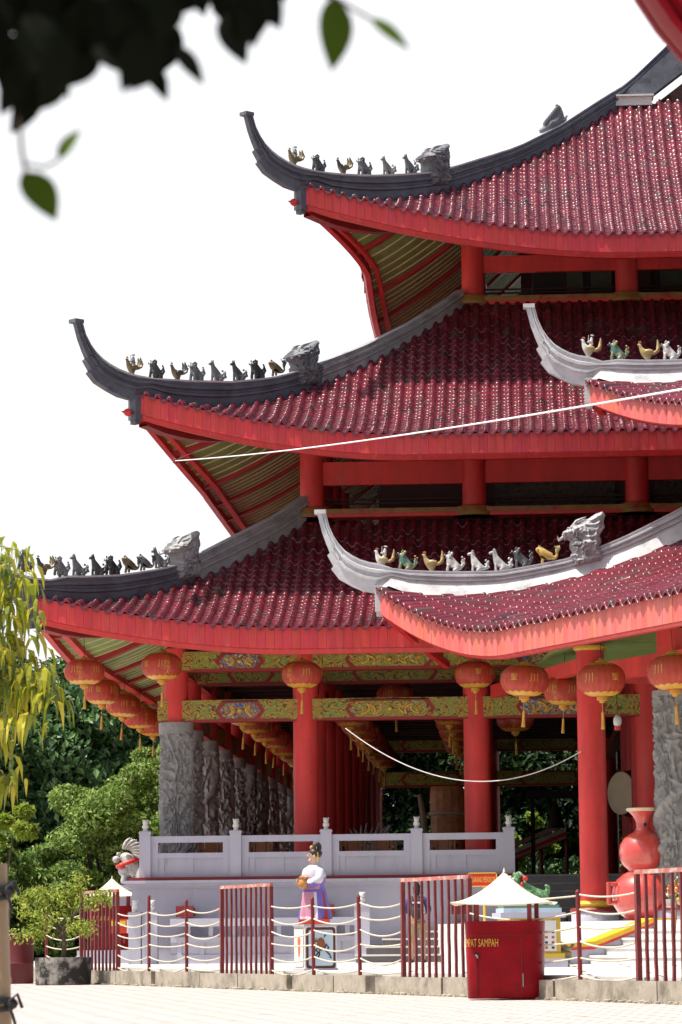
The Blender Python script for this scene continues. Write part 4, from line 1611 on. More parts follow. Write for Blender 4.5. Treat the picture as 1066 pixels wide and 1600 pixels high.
def lantern(x, y, z, rz, label, group, s=1.):
    if not used[0]:
        used[0] = True
        r = proto
        r.location = (x, y, z)
        r.rotation_euler = (0, 0, rz)
        r.scale = (s, s, s)
        r['label'] = label
        r['group'] = group
        return r
    r = dup(proto, (x, y, z), rz, label, group, s)
    r.rotation_euler = (random.uniform(-.05, .05), random.uniform(-.05, .05), rz + random.uniform(-.12, .12))
    r.scale = (s * random.uniform(.97, 1.03), s * random.uniform(.97, 1.03), s * random.uniform(.93, 1.04))
    return r


def px_at(px, py, Y):
    """plan/height of the photograph's pixel at depth Y (used to hang lanterns at their measured place)"""
    d = camo.matrix_world.to_3x3() @ Vector(((px - 533) / 5000, (800 - py) / 5000, -1))
    d *= Y / d.y
    return d.x, Y, d.z + HC


GF, GP, GS = 'lanterns along the front of the hall', 'large lanterns under the porch eave', 'lanterns along the left side of the hall'
lantern(*px_at(253, 1041, 74.0), .95, 'faded red lantern at the front left corner above the broad carved column', GF)
lantern(*px_at(472, 1054, 74.0), -.10, 'faded red lantern hanging before the left of the two red hall columns', GF)
lantern(*px_at(742, 1054, 74.0), -1.3, 'faded red lantern before the red hall column by the porch eave tip', GF)
lantern(*px_at(820, 1063, 67.2), -1.9, 'faded red porch lantern just left of the tall red porch column', GP, 1.08)
lantern(*px_at(881, 1079, 70.5), .0, 'red lantern with gold characters set back behind two paler porch lanterns', GP, .98)
lantern(*px_at(940, 1062, 64.8), -.95, 'dusty pink red lantern hanging before the tall red porch column', GP, 1.06)
lantern(*px_at(1053, 1050, 62.2), -.95, 'sunlit pink red lantern before the carved porch column', GP, 1.06)
for i, (px, py, Y) in enumerate(((132, 1050, 74.5), (160, 1081, 78.3), (193, 1102, 82.2), (219, 1121, 86.0), (240, 1134, 90.0))):
    lantern(*px_at(px, py, Y), .5 + i, 'red lantern under the left eave, %s back from the front corner' % ORD[i], GS, .98)
for X, n, y0, nm in ((-6.75, 9, 78.0, 'by the carved columns'), (-4.2, 7, 79.0, 'by the red column row'), (-1.75, 5, 79.0, 'left of the porchward red column')):
    for i in range(n):
        lantern(X, y0 + 3.3 * i, 6.33, i * 1.3, '%s lantern back in the indoor row %s' % (ORD[i], nm), 'lanterns in rows inside the hall', .9)
lantern(*px_at(618, 1086, 83.0), .4, 'dark red lantern alone in the shade between the painted beams', 'lanterns in rows inside the hall')
lantern(*px_at(805, 1124, 80.0), .4, 'dark red lantern in the shade below the painted beam by the porch', 'lanterns in rows inside the hall')

# white bulb lamp under the porch beam
x, y, z = px_at(965, 1128, 72)
mb = MB()
mb.lathe([(.03, -.12), (.085, -.06), (.10, .02), (.08, .10), (.04, .16)], (x, y, z), M('white glass', (.75, .75, .75), rough=.25), 16)
o = mb.build('bulb_lamp', smooth=60, origin=(x, y, z))
tag(o, 'small white globe lamp hanging under the painted beam beside the porch column', 'lamp')
mb = MB()
mb.lathe([(.07, -.19), (.08, -.11), (.05, -.10)], (x, y, z), RED, 12)
mb.tube([(x, y, z + .15), (x, y, z + .75)], .008, DARK, 5)
mb.build('fitting', o, origin=(x, y, z))

# ================================================================== fence: barred panels, posts and ropes
def fpx(px, off=0.):
    u = (px - 819) / 5000
    Y = (F0.x + .4383 * F0.y) / (u + .4383)
    return fence_at(Y, off)


GATES = [(130, 187, 1.86, 'rusty red barred fence panel behind the potted bush'), (350, 427, 1.80, 'narrow dark red barred fence panel left of the lady statue'),
         (632, 735, 1.75, 'dark red barred fence panel with a person standing behind it'), (995, 1135, 1.69, 'dark red barred fence panel at the right edge before the gourd vessel')]
for a, b, h, lab in GATES:
    p, q = fpx(a), fpx(b)
    gt = thing('barred_panel', lab, 'fence', (p.x, p.y, 0), group='barred fence panels along the forecourt edge')
    d = (q - p)
    L = d.length
    e = d / L
    nn = (e.y, -e.x)
    t = MB()
    mid = (p + q) / 2
    t.obox(mid, e, nn, L / 2 + .03, .028, h - .055, h, M('rusty pale red steel', (.42, .13, .10), rough=.6, var=.3, scale=9, dirt=(.5, .4, .36), dirtscale=7, dirtlo=.5, dirthi=.6))
    t.build('top_bar', gt)
    for k in range(11):
        c = p + e * (L * k / 10)
        w = .032 if k in (0, 10) else .019
        br = MB()
        rows = []
        ph = random.uniform(0, 6)
        for j in range(13):
            z = (h - .056) * j / 12
            o = .006 * sin(j * 1.1 + ph) + .004 * sin(j * 2.7 + ph * 2)
            cc = (c.x + e.x * o, c.y + e.y * o)
            rows.append([(cc[0] + e.x * w * i + nn[0] * w * m_, cc[1] + e.y * w * i + nn[1] * w * m_, z) for i, m_ in ((-1, -1), (1, -1), (1, 1), (-1, 1), (-1, -1))])
        br.grid(np.array(rows), BARS)
        br.build('bar', gt)

LINES = [(75, 130, []), (187, 350, [236, 295]), (427, 632, [493, 565]), (735, 995, [905])]
LAB = ['cream rope fence behind the potted bush, left of the rusty panel', 'cream rope fence on two red posts left of the narrow barred panel',
       'cream rope fence on two red posts before the lady statue', 'cream rope fence behind the red bin with one red post']
for (a, b, posts), lab in zip(LINES, LAB):
    p0 = fpx(posts[0] if posts else a)
    rf = thing('rope_fence', lab, 'fence', (p0.x, p0.y, 0), group='rope fences along the forecourt edge')
    stops = [fpx(a)] + [fpx(k) for k in posts] + [fpx(b)]
    if not posts:
        posts = [a]
    for k in posts:
        p = fpx(k)
        hh = {236: 1.68, 295: 1.56, 493: 1.5, 565: 1.5, 905: 1.44}.get(k, 1.6)
        m = MB()
        lean = random.uniform(-.02, .02)
        m.tube([(p.x, p.y, 0), (p.x + lean, p.y, hh)], .032, BARS, 10)
        m.tube([(p.x + lean, p.y, hh - .002), (p.x + lean, p.y, hh + .03)], [.036, .02], BARS, 10)
        m.build('post', rf, smooth=40)
    for s0, s1 in zip(stops[:-1], stops[1:]):
        for k in range(6):
            z0, z1 = 1.40 - .21 * k + random.uniform(-.02, .02), 1.40 - .21 * k + random.uniform(-.02, .02)
            sag = random.uniform(.03, .11)
            n = 60
            pts, rr = [], []
            for i in range(n + 1):
                t = i / n
                pts.append((s0.x + (s1.x - s0.x) * t, s0.y + (s1.y - s0.y) * t, z0 + (z1 - z0) * t - sag * 4 * t * (1 - t)))
                rr.append(.0115 + .0035 * (i % 2))
            m = MB()
            m.tube(pts, rr, ROPE, 6)
            m.build('rope', rf, smooth=60)

# ================================================================== litter bins with cloth canopies
BINR = M('glossy dark red bin paint', (.24, .004, .010), spec=.12, rough=.42, var=.2, scale=3, dirt=(.10, .012, .012), dirtscale=2.3, bump=.05, bscale=8)
CANV = M('cream canopy cloth', (.80, .76, .62), rough=.8, var=.04, transl=.3)


def make_bin():
    root = thing('litter_bin', 'dark red litter bin under a cream tent canopy in front of the rope fence', 'bin', (0, 0, 0), group='canopied litter bins')
    HX, HY, HB = .545, .42, 1.07

    def sec(a, sc=1.):
        c, s = cos(a), sin(a)
        ex = 2 / 4.2
        return (HX * sc * math.copysign(abs(c) ** ex, c), HY * sc * math.copysign(abs(s) ** ex, s))
    n = 72
    m = MB()
    rows = []
    for z, sc in ((.02, .93), (.03, .945), (.5, .97), (HB - .2, .985), (HB - .19, .985), (HB, 1.0), (HB, .95), (HB - .3, .93)):
        rows.append([(*sec(2 * pi * i / n, sc), z) for i in range(n + 1)])
    m.grid(np.array(rows), BINR)
    m.add([(*sec(2 * pi * i / n, .93), .02) for i in range(n)], [tuple(range(n))[::-1]], BINR)
    m.add([(*sec(2 * pi * i / n, .93), HB - .3) for i in range(n)], [tuple(range(n))], BLACK)
    m.build('body', root, smooth=40, origin=(0, 0, 0))
    d = MB()     # door seams, hinge strip, hasp
    d.box(-.375, -.367, -.4125, -.40, .05, .62, BLACK)
    d.box(.245, .252, -.418, -.40, .10, .85, DRED)
    d.box(-.50, .40, -.4185, -.408, HB - .20, HB - .196, DRED)
    d.build('door_seam', root, origin=(0, 0, 0))
    d = MB()
    d.box(-.42, -.33, -.425, -.408, .60, .625, BLACK)
    d.tube([(-.375, -.42, .61), (-.35, -.44, .60), (-.35, -.435, .57)], .012, M('worn steel', (.4, .38, .36), rough=.4, metal=.6), 6)
    d.box(.262, .272, -.424, -.41, .18, .36, M('worn steel'))
    d.build('latch', root, origin=(0, 0, 0))
    for x, y in ((-.42, .28), (.42, .28), (.36, -.3), (-.36, -.3)):
        p = MB()
        p.box(x - .03, x + .03, y - .03, y + .03, HB - .3, 1.36, DRED)
        p.build('post', root, origin=(0, 0, 0))
    c = MB()
    HW = .69
    N = 24
    P = np.zeros((N + 1, N + 1, 3))
    for i in range(N + 1):
        for j in range(N + 1):
            x, y = (i / N * 2 - 1), (j / N * 2 - 1)
            k = max(abs(x), abs(y))
            corner = min(abs(x), abs(y))
            z = 1.31 + .44 * (1 - k) ** 1.75 + .02 * k * (corner / max(k, .01)) ** 2 - .015 * (1 - (corner / max(k, .01)) ** 2) * k
            P[i, j] = (x * HW * (1 - .03 * (1 - corner / max(k, .01)) * k), y * HW, z)
    c.grid(P, CANV)
    c.grid(P - np.array([0, 0, .012]), CANV, flip=True)
    rim = np.concatenate([P[:, 0], P[-1, 1:], P[-2::-1, -1], P[0, -2::-1]])
    rows = np.stack([rim, rim - np.array([0, 0, .013])])
    c.grid(rows, CANV)
    c.tube([(0, 0, 1.74), (0, 0, 1.80)], [.02, .006], CANV, 8)
    c.build('canopy', root, smooth=50, origin=(0, 0, 0))
    V, F = text_mesh('TEMPAT SAMPAH', .155, align='RIGHT')
    t = MB()
    out = []
    xr = -.06

    def wrap(x):
        """walk the front face of the section from x = xr leftwards by arc length"""
        return x
    # arc-length table of the front outline
    aa = np.linspace(-pi / 2 + .6, -pi / 2 - 1.5, 900)
    tab = np.array([sec(a, .976) for a in aa])
    s = np.concatenate([[0], np.cumsum(np.hypot(*np.diff(tab, axis=0).T))])
    i0 = int(np.argmin(abs(tab[:, 0] - xr) + (tab[:, 1] > 0)))
    for x, y, _ in V:
        ss = s[i0] + (-x) * .47
        px_, py_ = np.interp(ss, s, tab[:, 0]), np.interp(ss, s, tab[:, 1])
        nrm = np.array([px_, py_ * 1.2]); nrm /= np.hypot(*nrm)
        out.append((px_ + nrm[0] * .008, py_ + nrm[1] * .008 - .006, .77 + y))
    t.add(out, F, M('yellow letter paint', (.66, .36, .04), rough=.5))
    t.build('lettering', root, origin=(0, 0, 0))
    return root


bin1 = make_bin()
bin1.location = (-.26, 44.5, 0)
bin1.rotation_euler = (0, 0, radians(-4))
bin2 = dup(bin1, (-9.93, 77.5, .62), radians(10), 'second litter bin with a pale yellow canopy behind the rusty barred panel')
mb = MB()
mb.box(-10.7, -9.25, 76.9, 78.1, .3, .63, LAV)
o = mb.build('bin_plinth', origin=(-9.93, 77.5, .3))
tag(o, 'low grey block under the second canopied litter bin by the terrace corner', 'plinth')

# ================================================================== notices
mb = MB()
x, y, z = px_at(754, 1374, 62)
SIGNR = M('red sign paint', (.55, .03, .015), rough=.5, var=.05)
SIGNY = M('yellow sign paint', (.75, .45, .03), rough=.5, var=.05)
sg = thing('notice_sign', 'small red sign with yellow letters on a yellow pole behind the barred panel', 'sign', (x, y, SLAB))
mb.box(x - .27, x + .27, y, y + .02, z - .125, z + .115, SIGNR)
for a, b, c, d in ((-.28, .28, -.14, -.122), (-.28, .28, .112, .13), (-.28, -.262, -.14, .13), (.262, .28, -.14, .13)):
    mb.box(x + a, x + b, y - .006, y + .022, z + c, z + d, SIGNY)
pl = mb.build('board', sg)
t = MB()
V, F = text_mesh('DILARANG MEROKOK', .1)
w = max(v[0] for v in V) - min(v[0] for v in V)
t.add([(x + v[0] * .50 / w, y - .008, z - .01 + v[1] * 1.5) for v in V], F, SIGNY)
t.build('lettering', pl)
mb = MB()
mb.tube([(x + .03, y + .04, SLAB), (x + .03, y + .04, z - .1)], .025, SIGNY, 8)
mb.build('pole', sg)
mb = MB()
x, y, z = px_at(186, 1447, 67)
s2 = thing('painted_sign', 'red and yellow painted board on a post behind the rusty barred panel', 'sign', (x, y, 0))
mb.box(x - .18, x + .16, y, y + .03, z - .15, z + .15, SIGNR)
mb.box(x - .17, x + .14, y - .005, y, z, z + .11, SIGNY)
mb.box(x + .165, x + .195, y, y + .03, z - .15, z + .13, WHITE)
mb.build('board', s2)
mb = MB()
mb.tube([(x, y + .05, 0), (x, y + .05, z)], .03, BARS, 8)
mb.build('post', s2)

# ================================================================== potted bush, red drum
LEAFC = [(.10, .17, .03), (.14, .22, .04), (.20, .27, .05), (.07, .13, .03), (.26, .30, .06)]


def leaves(mb, C, N, size, aspect, cols, mat, droop=.3, up=None, rng=RNG, fold=.15):
    """one folded leaf blade per point: C (n,3) centres, N (n,3) preferred facing"""
    n = len(C)
    d = rng.normal(size=(n, 3))
    d[:, 2] -= droop * 2
    d /= np.linalg.norm(d, axis=1)[:, None]
    if N is None:
        N = rng.normal(size=(n, 3))
    N = N + rng.normal(0, .45, (n, 3))
    sd = np.cross(d, N)
    sd /= np.linalg.norm(sd, axis=1)[:, None] + 1e-9
    nr = np.cross(sd, d)
    L = size * rng.uniform(.65, 1.25, n)[:, None]
    w = L * aspect
    b = C - d * L * .5
    tip = C + d * L * .5 - nr * L * .08
    l_, r_ = C + sd * w * .5 + nr * w * fold, C - sd * w * .5 + nr * w * fold
    V = np.stack([b, l_, tip, r_], 1).reshape(-1, 3)
    i = np.arange(n)[:, None] * 4
    F = np.concatenate([i + [0, 2, 1], i + [0, 3, 2]], 1).reshape(-1, 3)
    pal = np.array(cols)
    cc = pal[rng.integers(0, len(pal), n)] * rng.uniform(.75, 1.2, n)[:, None]
    mb.add(V, F, mat, [tuple(c) for c in np.repeat(cc, 2, axis=0)])


pc = px_at(99, 1530, 63.5)
pot = thing('potted_bush', 'leafy bush with drooping twigs in a stained round concrete planter', 'plant', (pc[0], 63.5, 0))
mb = MB()
mb.lathe([(.53, 0), (.55, .02), (.565, .52), (.56, .54), (.48, .54), (.46, .42)], (pc[0], 63.5, 0), M('mossy black concrete', (.30, .28, .25), rough=.85, var=.2, scale=5, bump=.3, bscale=20, dirt=(.02, .018, .016), dirtscale=2.0, dirtlo=.42, dirthi=.55), 32, squash=(1, .8))
mb.build('planter', pot, smooth=35)
mb = MB()
mb.lathe([(.46, .44), (.2, .47), (.02, .48)], (pc[0], 63.5, 0), BARK, 16, squash=(1, .8))
mb.build('soil', pot)
mb = MB()
bx = pc[0]
tw = [[(bx, 63.5, .45), (bx + .03, 63.45, .8), (bx - .02, 63.5, 1.1)], [(bx + .02, 63.5, .95), (bx - .3, 63.4, 1.35), (bx - .8, 63.3, 1.5)], [(bx, 63.5, 1.05), (bx + .1, 63.5, 1.5), (bx + .05, 63.4, 2.0)],
      [(bx, 63.5, 1.0), (bx - .25, 63.6, 1.55), (bx - .45, 63.5, 1.95)], [(bx + .02, 63.5, 1.1), (bx + .4, 63.3, 1.6), (bx + .75, 63.2, 1.75), (bx + 1.0, 63.2, 1.7)], [(bx, 63.5, .9), (bx - .4, 63.3, 1.1), (bx - .9, 63.2, 1.0)],
      [(bx, 63.5, 1.0), (bx + .3, 63.2, 1.2), (bx + .6, 63.1, 1.1)], [(bx, 63.5, 1.1), (bx - .55, 63.7, 1.75), (bx - .95, 63.6, 1.8)], [(bx, 63.5, 1.2), (bx + .22, 63.6, 1.75), (bx + .3, 63.5, 2.15)]]
for k, t in enumerate(tw):
    mb.tube(t, [.06, .045, .035][:len(t)] if k == 0 else [.035, .022, .012, .006][:len(t)], BARK, 7)
mb.build('trunk', pot, smooth=60)
mb = MB()
C = []
for t in tw[1:]:
    P = np.array(t)
    for k in range(300):
        s = RNG.uniform(.35, 1) * (len(P) - 1)
        i = min(int(s), len(P) - 2)
        c = P[i] + (P[i + 1] - P[i]) * (s - i)
        C.append(c + RNG.normal(0, .11, 3) * np.array([1, 1, .75]) - np.array([0, 0, .03]))
C = np.array(C)
leaves(mb, C, np.tile([0, -.4, 1.], (len(C), 1)), .10, .42, [(.26, .36, .05), (.33, .42, .06), (.40, .46, .08), (.18, .28, .04), (.44, .46, .10)], LEAF)
mb.build('foliage', pot)

x, y, z = px_at(29, 1535, 66)
mb = MB()
mb.lathe([(.30, 0), (.31, .02), (.31, .4), (.32, .42), (.31, .44), (.31, .98), (.33, 1.0), (.31, 1.02), (.0, 1.02)], (x, 66, 0), M('old drum paint', (.10, .005, .008), rough=.5, var=.2, dirt=(.05, .02, .015), dirtscale=2), 28)
o = mb.build('steel_drum', smooth=40, origin=(x, 66, 0))
tag(o, 'dark red steel drum standing left of the potted bush', 'drum')

# ================================================================== bamboo pole at the left edge
BAMB = M('dry bamboo', (.30, .21, .12), rough=.5, var=.25, scale=6, stretch=(1, 1, .2), dirt=(.2, .13, .08), dirtscale=4)
x0 = px_at(1, 1590, 14)
x1 = px_at(-5, 1350, 14)
bp = thing('bamboo_pole', 'thick bamboo pole bound with black rubber at the left edge', 'pole', (x0[0], 14, 0))
mb = MB()
pts, rr = [], []
dx = (x1[0] - x0[0]) / (x1[2] - x0[2])
top = x1[2]
for i in range(60):
    zz = top * i / 59
    nd = min(abs((zz % .34) - .0), abs((zz % .34) - .34))
    pts.append((x0[0] + dx * (zz - x0[2]), 14, zz))
    rr.append(.05 + .006 * math.exp(-(nd / .012) ** 2) - .004 * (zz / top))
mb.tube(pts, rr, BAMB, 18)
mb.build('culm', bp, smooth=50)
for zc, n_ in ((px_at(0, 1388, 14)[2], 4), (px_at(0, 1564, 14)[2], 3)):
    mb = MB()
    cx = x0[0] + dx * (zc - x0[2])
    for k in range(n_):
        zz = zc + (k - n_ / 2) * .016
        mb.tube([(cx + .058 * cos(a), 14 + .058 * sin(a), zz + .012 * sin(a * 1 + k * 2)) for a in np.linspace(0, 2 * pi, 20)], .011, BLACK, 6)
    mb.ball((cx + .055, 13.96, zc - .012), (.032, .02, .026), BLACK, n=8)
    mb.tube([(cx + .05, 13.95, zc), (cx + .085, 13.94, zc + .03), (cx + .105, 13.95, zc - .03)], .008, BLACK, 6)
    mb.tube([(cx + .05, 13.95, zc - .03), (cx + .065, 13.94, zc - .06), (cx + .075, 13.95, zc - .10)], .007, BLACK, 6)
    mb.build('rubber_binding', bp, smooth=60)

# ================================================================== statue of a lady on a tiled pedestal
SX, SY = px_at(492, 1517, 55.4)[0], 55.6
st = thing('lady_statue', 'painted statue of a lady in pink and blue robes looking left', 'statue', (SX, SY, SLAB + .78), rz=0)
zb = SLAB + .78
mb = MB()
mb.box(SX - .27, SX + .25, SY - .2, SY + .2, zb, zb + .09, M('red lacquer', (.5, .04, .02), rough=.4, var=.15))
mb.build('base', st)
RB = M('glossy painted ceramic', None, rough=.35, var=.1, scale=8, coat=.3)


def robe(th, t):
    """robe cross-section radius: t 0 hem .. 1 shoulder"""
    prof = [(0, .27), (.06, .265), (.25, .235), (.45, .21), (.58, .185), (.70, .20), (.82, .215), (.92, .19), (1, .08)]
    r = np.interp(t, *zip(*prof))
    return r * (1 + (.09 * sin(9 * th + 3 * t) + .05 * sin(17 * th)) * max(0, 1 - t * 1.5))


rows, nT, nZ = [], 56, 40
for j in range(nZ + 1):
    t = j / nZ
    rows.append([(SX + robe(th, t) * 1.0 * cos(th) - .015 * t, SY + robe(th, t) * .72 * sin(th), zb + .09 + .93 * t) for th in np.linspace(0, 2 * pi, nT + 1)])
rows = np.array(rows)
cols = []
PK, WT, PU, BL, RD, LB = (.52, .22, .32), (.58, .55, .60), (.16, .11, .42), (.12, .15, .48), (.36, .02, .04), (.32, .42, .62)
for j in range(nZ):
    for i in range(nT):
        th = (i + .5) / nT * 360
        t = (j + .5) / nZ
        th = (th + 360) % 360
        front = abs(((th - 235 + 180) % 360) - 180)
        if t > .78:
            c = WT if front < 60 else (LB if front > 100 else WT)
        elif t > .5:
            c = PK if front < 70 else PU if front < 110 else RD
        elif front < 38:
            c = PK
        elif front < 50:
            c = WT
        elif front < 78:
            c = PU
        elif front < 100 or (front > 150):
            c = RD
        else:
            c = BL
        if .50 < t < .56 and front < 130:
            c = PU
        if t < .05 and front < 40:
            c = WT
        cols.append(c)
mb = MB()
idx = np.arange((nZ + 1) * (nT + 1)).reshape(nZ + 1, nT + 1)
F = np.stack([idx[:-1, :-1], idx[:-1, 1:], idx[1:, 1:], idx[1:, :-1]], -1).reshape(-1, 4)
mb.add(rows.reshape(-1, 3), F, RB, cols)
mb.build('robe', st, smooth=60)
# arms folded in wide sleeves
for sgn, hand in ((-1, 0), (1, 1)):
    V, F = skin([(.02, sgn * .13, .86, .075), (-.04 - .02 * hand, sgn * .20, .68, .09), (-.17, sgn * .09, .60, .095), (-.20, sgn * .03, .66, .05)], [(0, 1), (1, 2), (2, 3)])
    mb = MB()
    ang = radians(40)
    pos = [(SX + cos(ang) * v[0] - sin(ang) * v[1], SY + sin(ang) * v[0] + cos(ang) * v[1], zb + .09 + v[2]) for v in V]
    cc = []
    for f in F:
        z = np.mean([V[i][2] for i in f])
        cc.append(WT if z > .72 else ((.58, .32, .40) if sgn > 0 else WT) if z > .62 else PU)
    mb.add(pos, F, RB, cc)
    mb.build('sleeve', st, smooth=60)
hx, hy, hz = SX - .02, SY, zb + .09 + .93
V, F = skin([(0, 0, -.04, .05), (0, 0, .06, .045), (-.01, 0, .16, .092, .085), (-.015, 0, .24, .085)], [(0, 1), (1, 2), (2, 3)])
mb = MB()
FACE = (.62, .40, .30)
mb.add([(hx + v[0], hy + v[1], hz + v[2]) for v in V], F, RB, FACE)
fx = Vector((-.94, -.34, 0))
sx_ = Vector((.34, -.94, 0))


def fp(a, b, c):
    p = Vector((hx - .01, hy, hz)) + fx * a + sx_ * b
    return (p.x, p.y, hz + c)


mb.tube([fp(.082, 0, .19), fp(.098, 0, .155), fp(.085, 0, .147)], [.007, .012, .009], RB, 6, FACE)
mb.ball(fp(.082, 0, .115), (.016, .018, .009), RB, (.4, .06, .06), 8)
for s in (1, -1):
    mb.ball(fp(.078, s * .036, .178), (.012, .016, .008), RB, (.02, .015, .015), 8)
    mb.tube([fp(.082, s * .016, .2), fp(.08, s * .04, .208), fp(.066, s * .06, .2)], .0045, RB, 5, (.03, .02, .02))
    mb.ball(fp(.0, s * .088, .15), (.018, .012, .028), RB, FACE, 8)
mb.ball(fp(.05, 0, .085), (.035, .04, .03), RB, FACE, 10)
mb.build('head', st, smooth=60)
mb = MB()
HC_ = (.03, .018, .014)
RB = COLM
mb.ball(fp(-.025, 0, .205), (.095, .098, .085), RB, HC_, 16)
for s in (1, -1):
    a = [fp(-.07 + .05 * cos(k), s * .05, .30 + .07 * sin(k)) for k in np.linspace(-1, 4.4, 12)]
    mb.tube(a, .028, RB, 8, HC_)
mb.ball(fp(-.11, 0, .20), (.06, .06, .07), RB, HC_, 10)
mb.ball(fp(.02, 0, .30), (.035, .03, .04), RB, (.42, .24, .06), 8)
mb.tube([fp(-.06, .08, .22), fp(-.07, .09, .12), fp(-.06, .09, .04)], .014, RB, 6, (.6, .4, .05))
mb.build('hair', st, smooth=60)
RB = M('glossy painted ceramic')
mb = MB()      # the gilt vessel in her hands, and the hands on it
ox, oy, oz = SX - .19, SY - .16, zb + .09 + .62
mb.lathe([(.04, -.1), (.085, -.06), (.095, 0), (.06, .06), (.08, .1), (.03, .13)], (ox, oy, oz), RB, 16, (.45, .2, .04))
mb.build('held_vessel', st, smooth=50)
for sgn in (-1, 1):
    mb = MB()
    jo = [(0, 0, 0, .028), (-.03, -.025, .01, .03)]
    ed = [(0, 1)]
    for k in range(4):
        b = len(jo)
        jo += [(-.05, -.05 + .012 * k, -.03 + .02 * k, .011), (-.055, -.075 + .01 * k, -.03 + .021 * k, .009)]
        ed += [(1, b), (b, b + 1)]
    b = len(jo)
    jo += [(-.02, -.04, .045, .012), (-.03, -.07, .06, .01)]
    ed += [(1, b), (b, b + 1)]
    V, F = skin(jo, ed)
    mb.add([(ox + sgn * .085 + v[0] * sgn * -.6, oy + .03 + v[1], oz + .02 + v[2]) for v in V], F, RB, FACE)
    mb.build('hand', st, smooth=60)

pd = thing('pedestal', 'white and blue tiled pedestal painted with dark ribbons under the lady statue', 'pedestal', (SX, SY, SLAB), rz=0)
an = radians(24)
e1, e2 = (cos(an), sin(an)), (-sin(an), cos(an))
mb = MB()
PWH = M('white tile', (.66, .66, .64), rough=.3, var=.05)
mb.obox((SX, SY), e1, e2, .29, .27, SLAB, SLAB + .76, PWH)
mb.obox((SX, SY), e1, e2, .31, .29, SLAB - .02, SLAB + .03, LAV)
mb.obox((SX, SY), e1, e2, .31, .29, SLAB + .75, SLAB + .78, LAV)
mb.build('block', pd)


def face_pt(e, n, half, a, z, o):
    return (SX + e[0] * a + n[0] * (half + o), SY + e[1] * a + n[1] * (half + o), SLAB + z)


def rrect(w, z0, z1, r, n=5):
    pts = []
    for cx, cz, a0 in ((w - r, z1 - r, 0), (-w + r, z1 - r, 90), (-w + r, z0 + r, 180), (w - r, z0 + r, 270)):
        for k in range(n + 1):
            a = radians(a0 + 90 * k / n)
            pts.append((cx + r * cos(a), cz + r * sin(a)))
    return pts


n1 = (-e2[0], -e2[1])     # right-hand front face normal
n0 = (-e1[0], -e1[1])     # left face normal
TB = M('pale blue tile', (.46, .58, .66), rough=.3, var=.08)
RIM = M('dark maroon glaze', (.10, .012, .014), rough=.35)
for (e, nn, half, items) in ((e1, n1, .27, [(.27, .03, .73, .05, .004, RIM), (.225, .075, .685, .04, .008, TB)]), (e2, n0, .29, [(.22, .05, .71, .05, .004, RIM), (.212, .058, .702, .045, .007, PWH)])):
    p = MB()
    for w, z0, z1, r, o, mt in items:
        pts = rrect(w, z0, z1, r)
        p.add([face_pt(e, nn, half, a, z, o) for a, z in pts], [tuple(range(len(pts)))], mt)
    if nn is n1:
        ink = M('dark ink glaze', (.02, .022, .05), rough=.35)
        rib = [[(.0, .42), (-.10, .34), (-.16, .28), (-.10, .24), (-.05, .30), (-.12, .36), (-.19, .40)], [(.02, .40), (.10, .32), (.14, .38), (.10, .44), (.06, .36), (.16, .26), (.19, .20), (.14, .22)],
               [(-.02, .36), (-.03, .26), (-.06, .20), (-.09, .23)], [(.08, .62), (.06, .56), (.10, .60)], [(-.04, .48), (-.10, .50), (-.12, .44)]]
        for s in rib:
            p.tube([face_pt(e, nn, half, a, z, .009) for a, z in s], [.006 + .012 * sin(pi * i / max(len(s) - 1, 1)) for i in range(len(s))], ink, 6)
        pts = [(.075 * cos(a), .44 + .115 * sin(a)) for a in np.linspace(0, 2 * pi, 20)[:-1]]
        p.add([face_pt(e, nn, half, a, z, .016) for a, z in pts], [tuple(range(len(pts)))], M('brown glaze', (.24, .07, .02), rough=.35, var=.3, scale=20))
        pts = [(-.09 + .035 * cos(a), .52 + .03 * sin(a)) for a in np.linspace(0, 2 * pi, 12)[:-1]]
        p.add([face_pt(e, nn, half, a, z, .014) for a, z in pts], [tuple(range(len(pts)))], M('ochre glaze', (.4, .25, .08), rough=.4))
    else:
        og = M('orange glaze', (.66, .15, .02), rough=.35, var=.2, scale=15)
        for pts in ([(-.04, .28), (.04, .28), (.055, .45), (.0, .47), (-.055, .45)], [(-.06, .46), (.06, .46), (.07, .52), (.03, .56), (-.02, .58), (-.07, .53)], [(-.045, .24), (.045, .24), (.03, .27), (-.03, .27)]):
            p.add([face_pt(e, nn, half, a, z, .012) for a, z in pts], [tuple(range(len(pts)))], og)
    p.build('tile_panel', pd)

# ================================================================== visitor behind the bars
PX, PY = px_at(653, 1504, 70.0)[0], 70.0
per = thing('person', 'visitor seen from behind in a blue sleeved shirt, dark backpack and tan shorts', 'person', (PX, PY, SLAB))
J = [(0, 0, .92, .13, .10), (0, 0, 1.08, .135, .095), (0, -.01, 1.25, .15, .10), (0, 0, 1.36, .12, .08), (0, .01, 1.43, .05), (0, .02, 1.53, .075, .085), (0, .03, 1.62, .07, .08),
     (-.18, .0, 1.35, .062), (-.25, .0, 1.10, .05), (-.17, .20, 1.05, .036), (.18, .0, 1.35, .062), (.25, .0, 1.10, .05), (.17, .20, 1.05, .036),
     (-.09, 0, .85, .095), (-.11, .01, .48, .062), (-.115, -.01, .28, .055), (-.12, -.01, .08, .036), (.09, 0, .85, .095), (.12, .0, .48, .062), (.13, -.02, .28, .055), (.135, -.02, .08, .036),
     (-.14, .08, .03, .035), (.16, .07, .03, .035)]
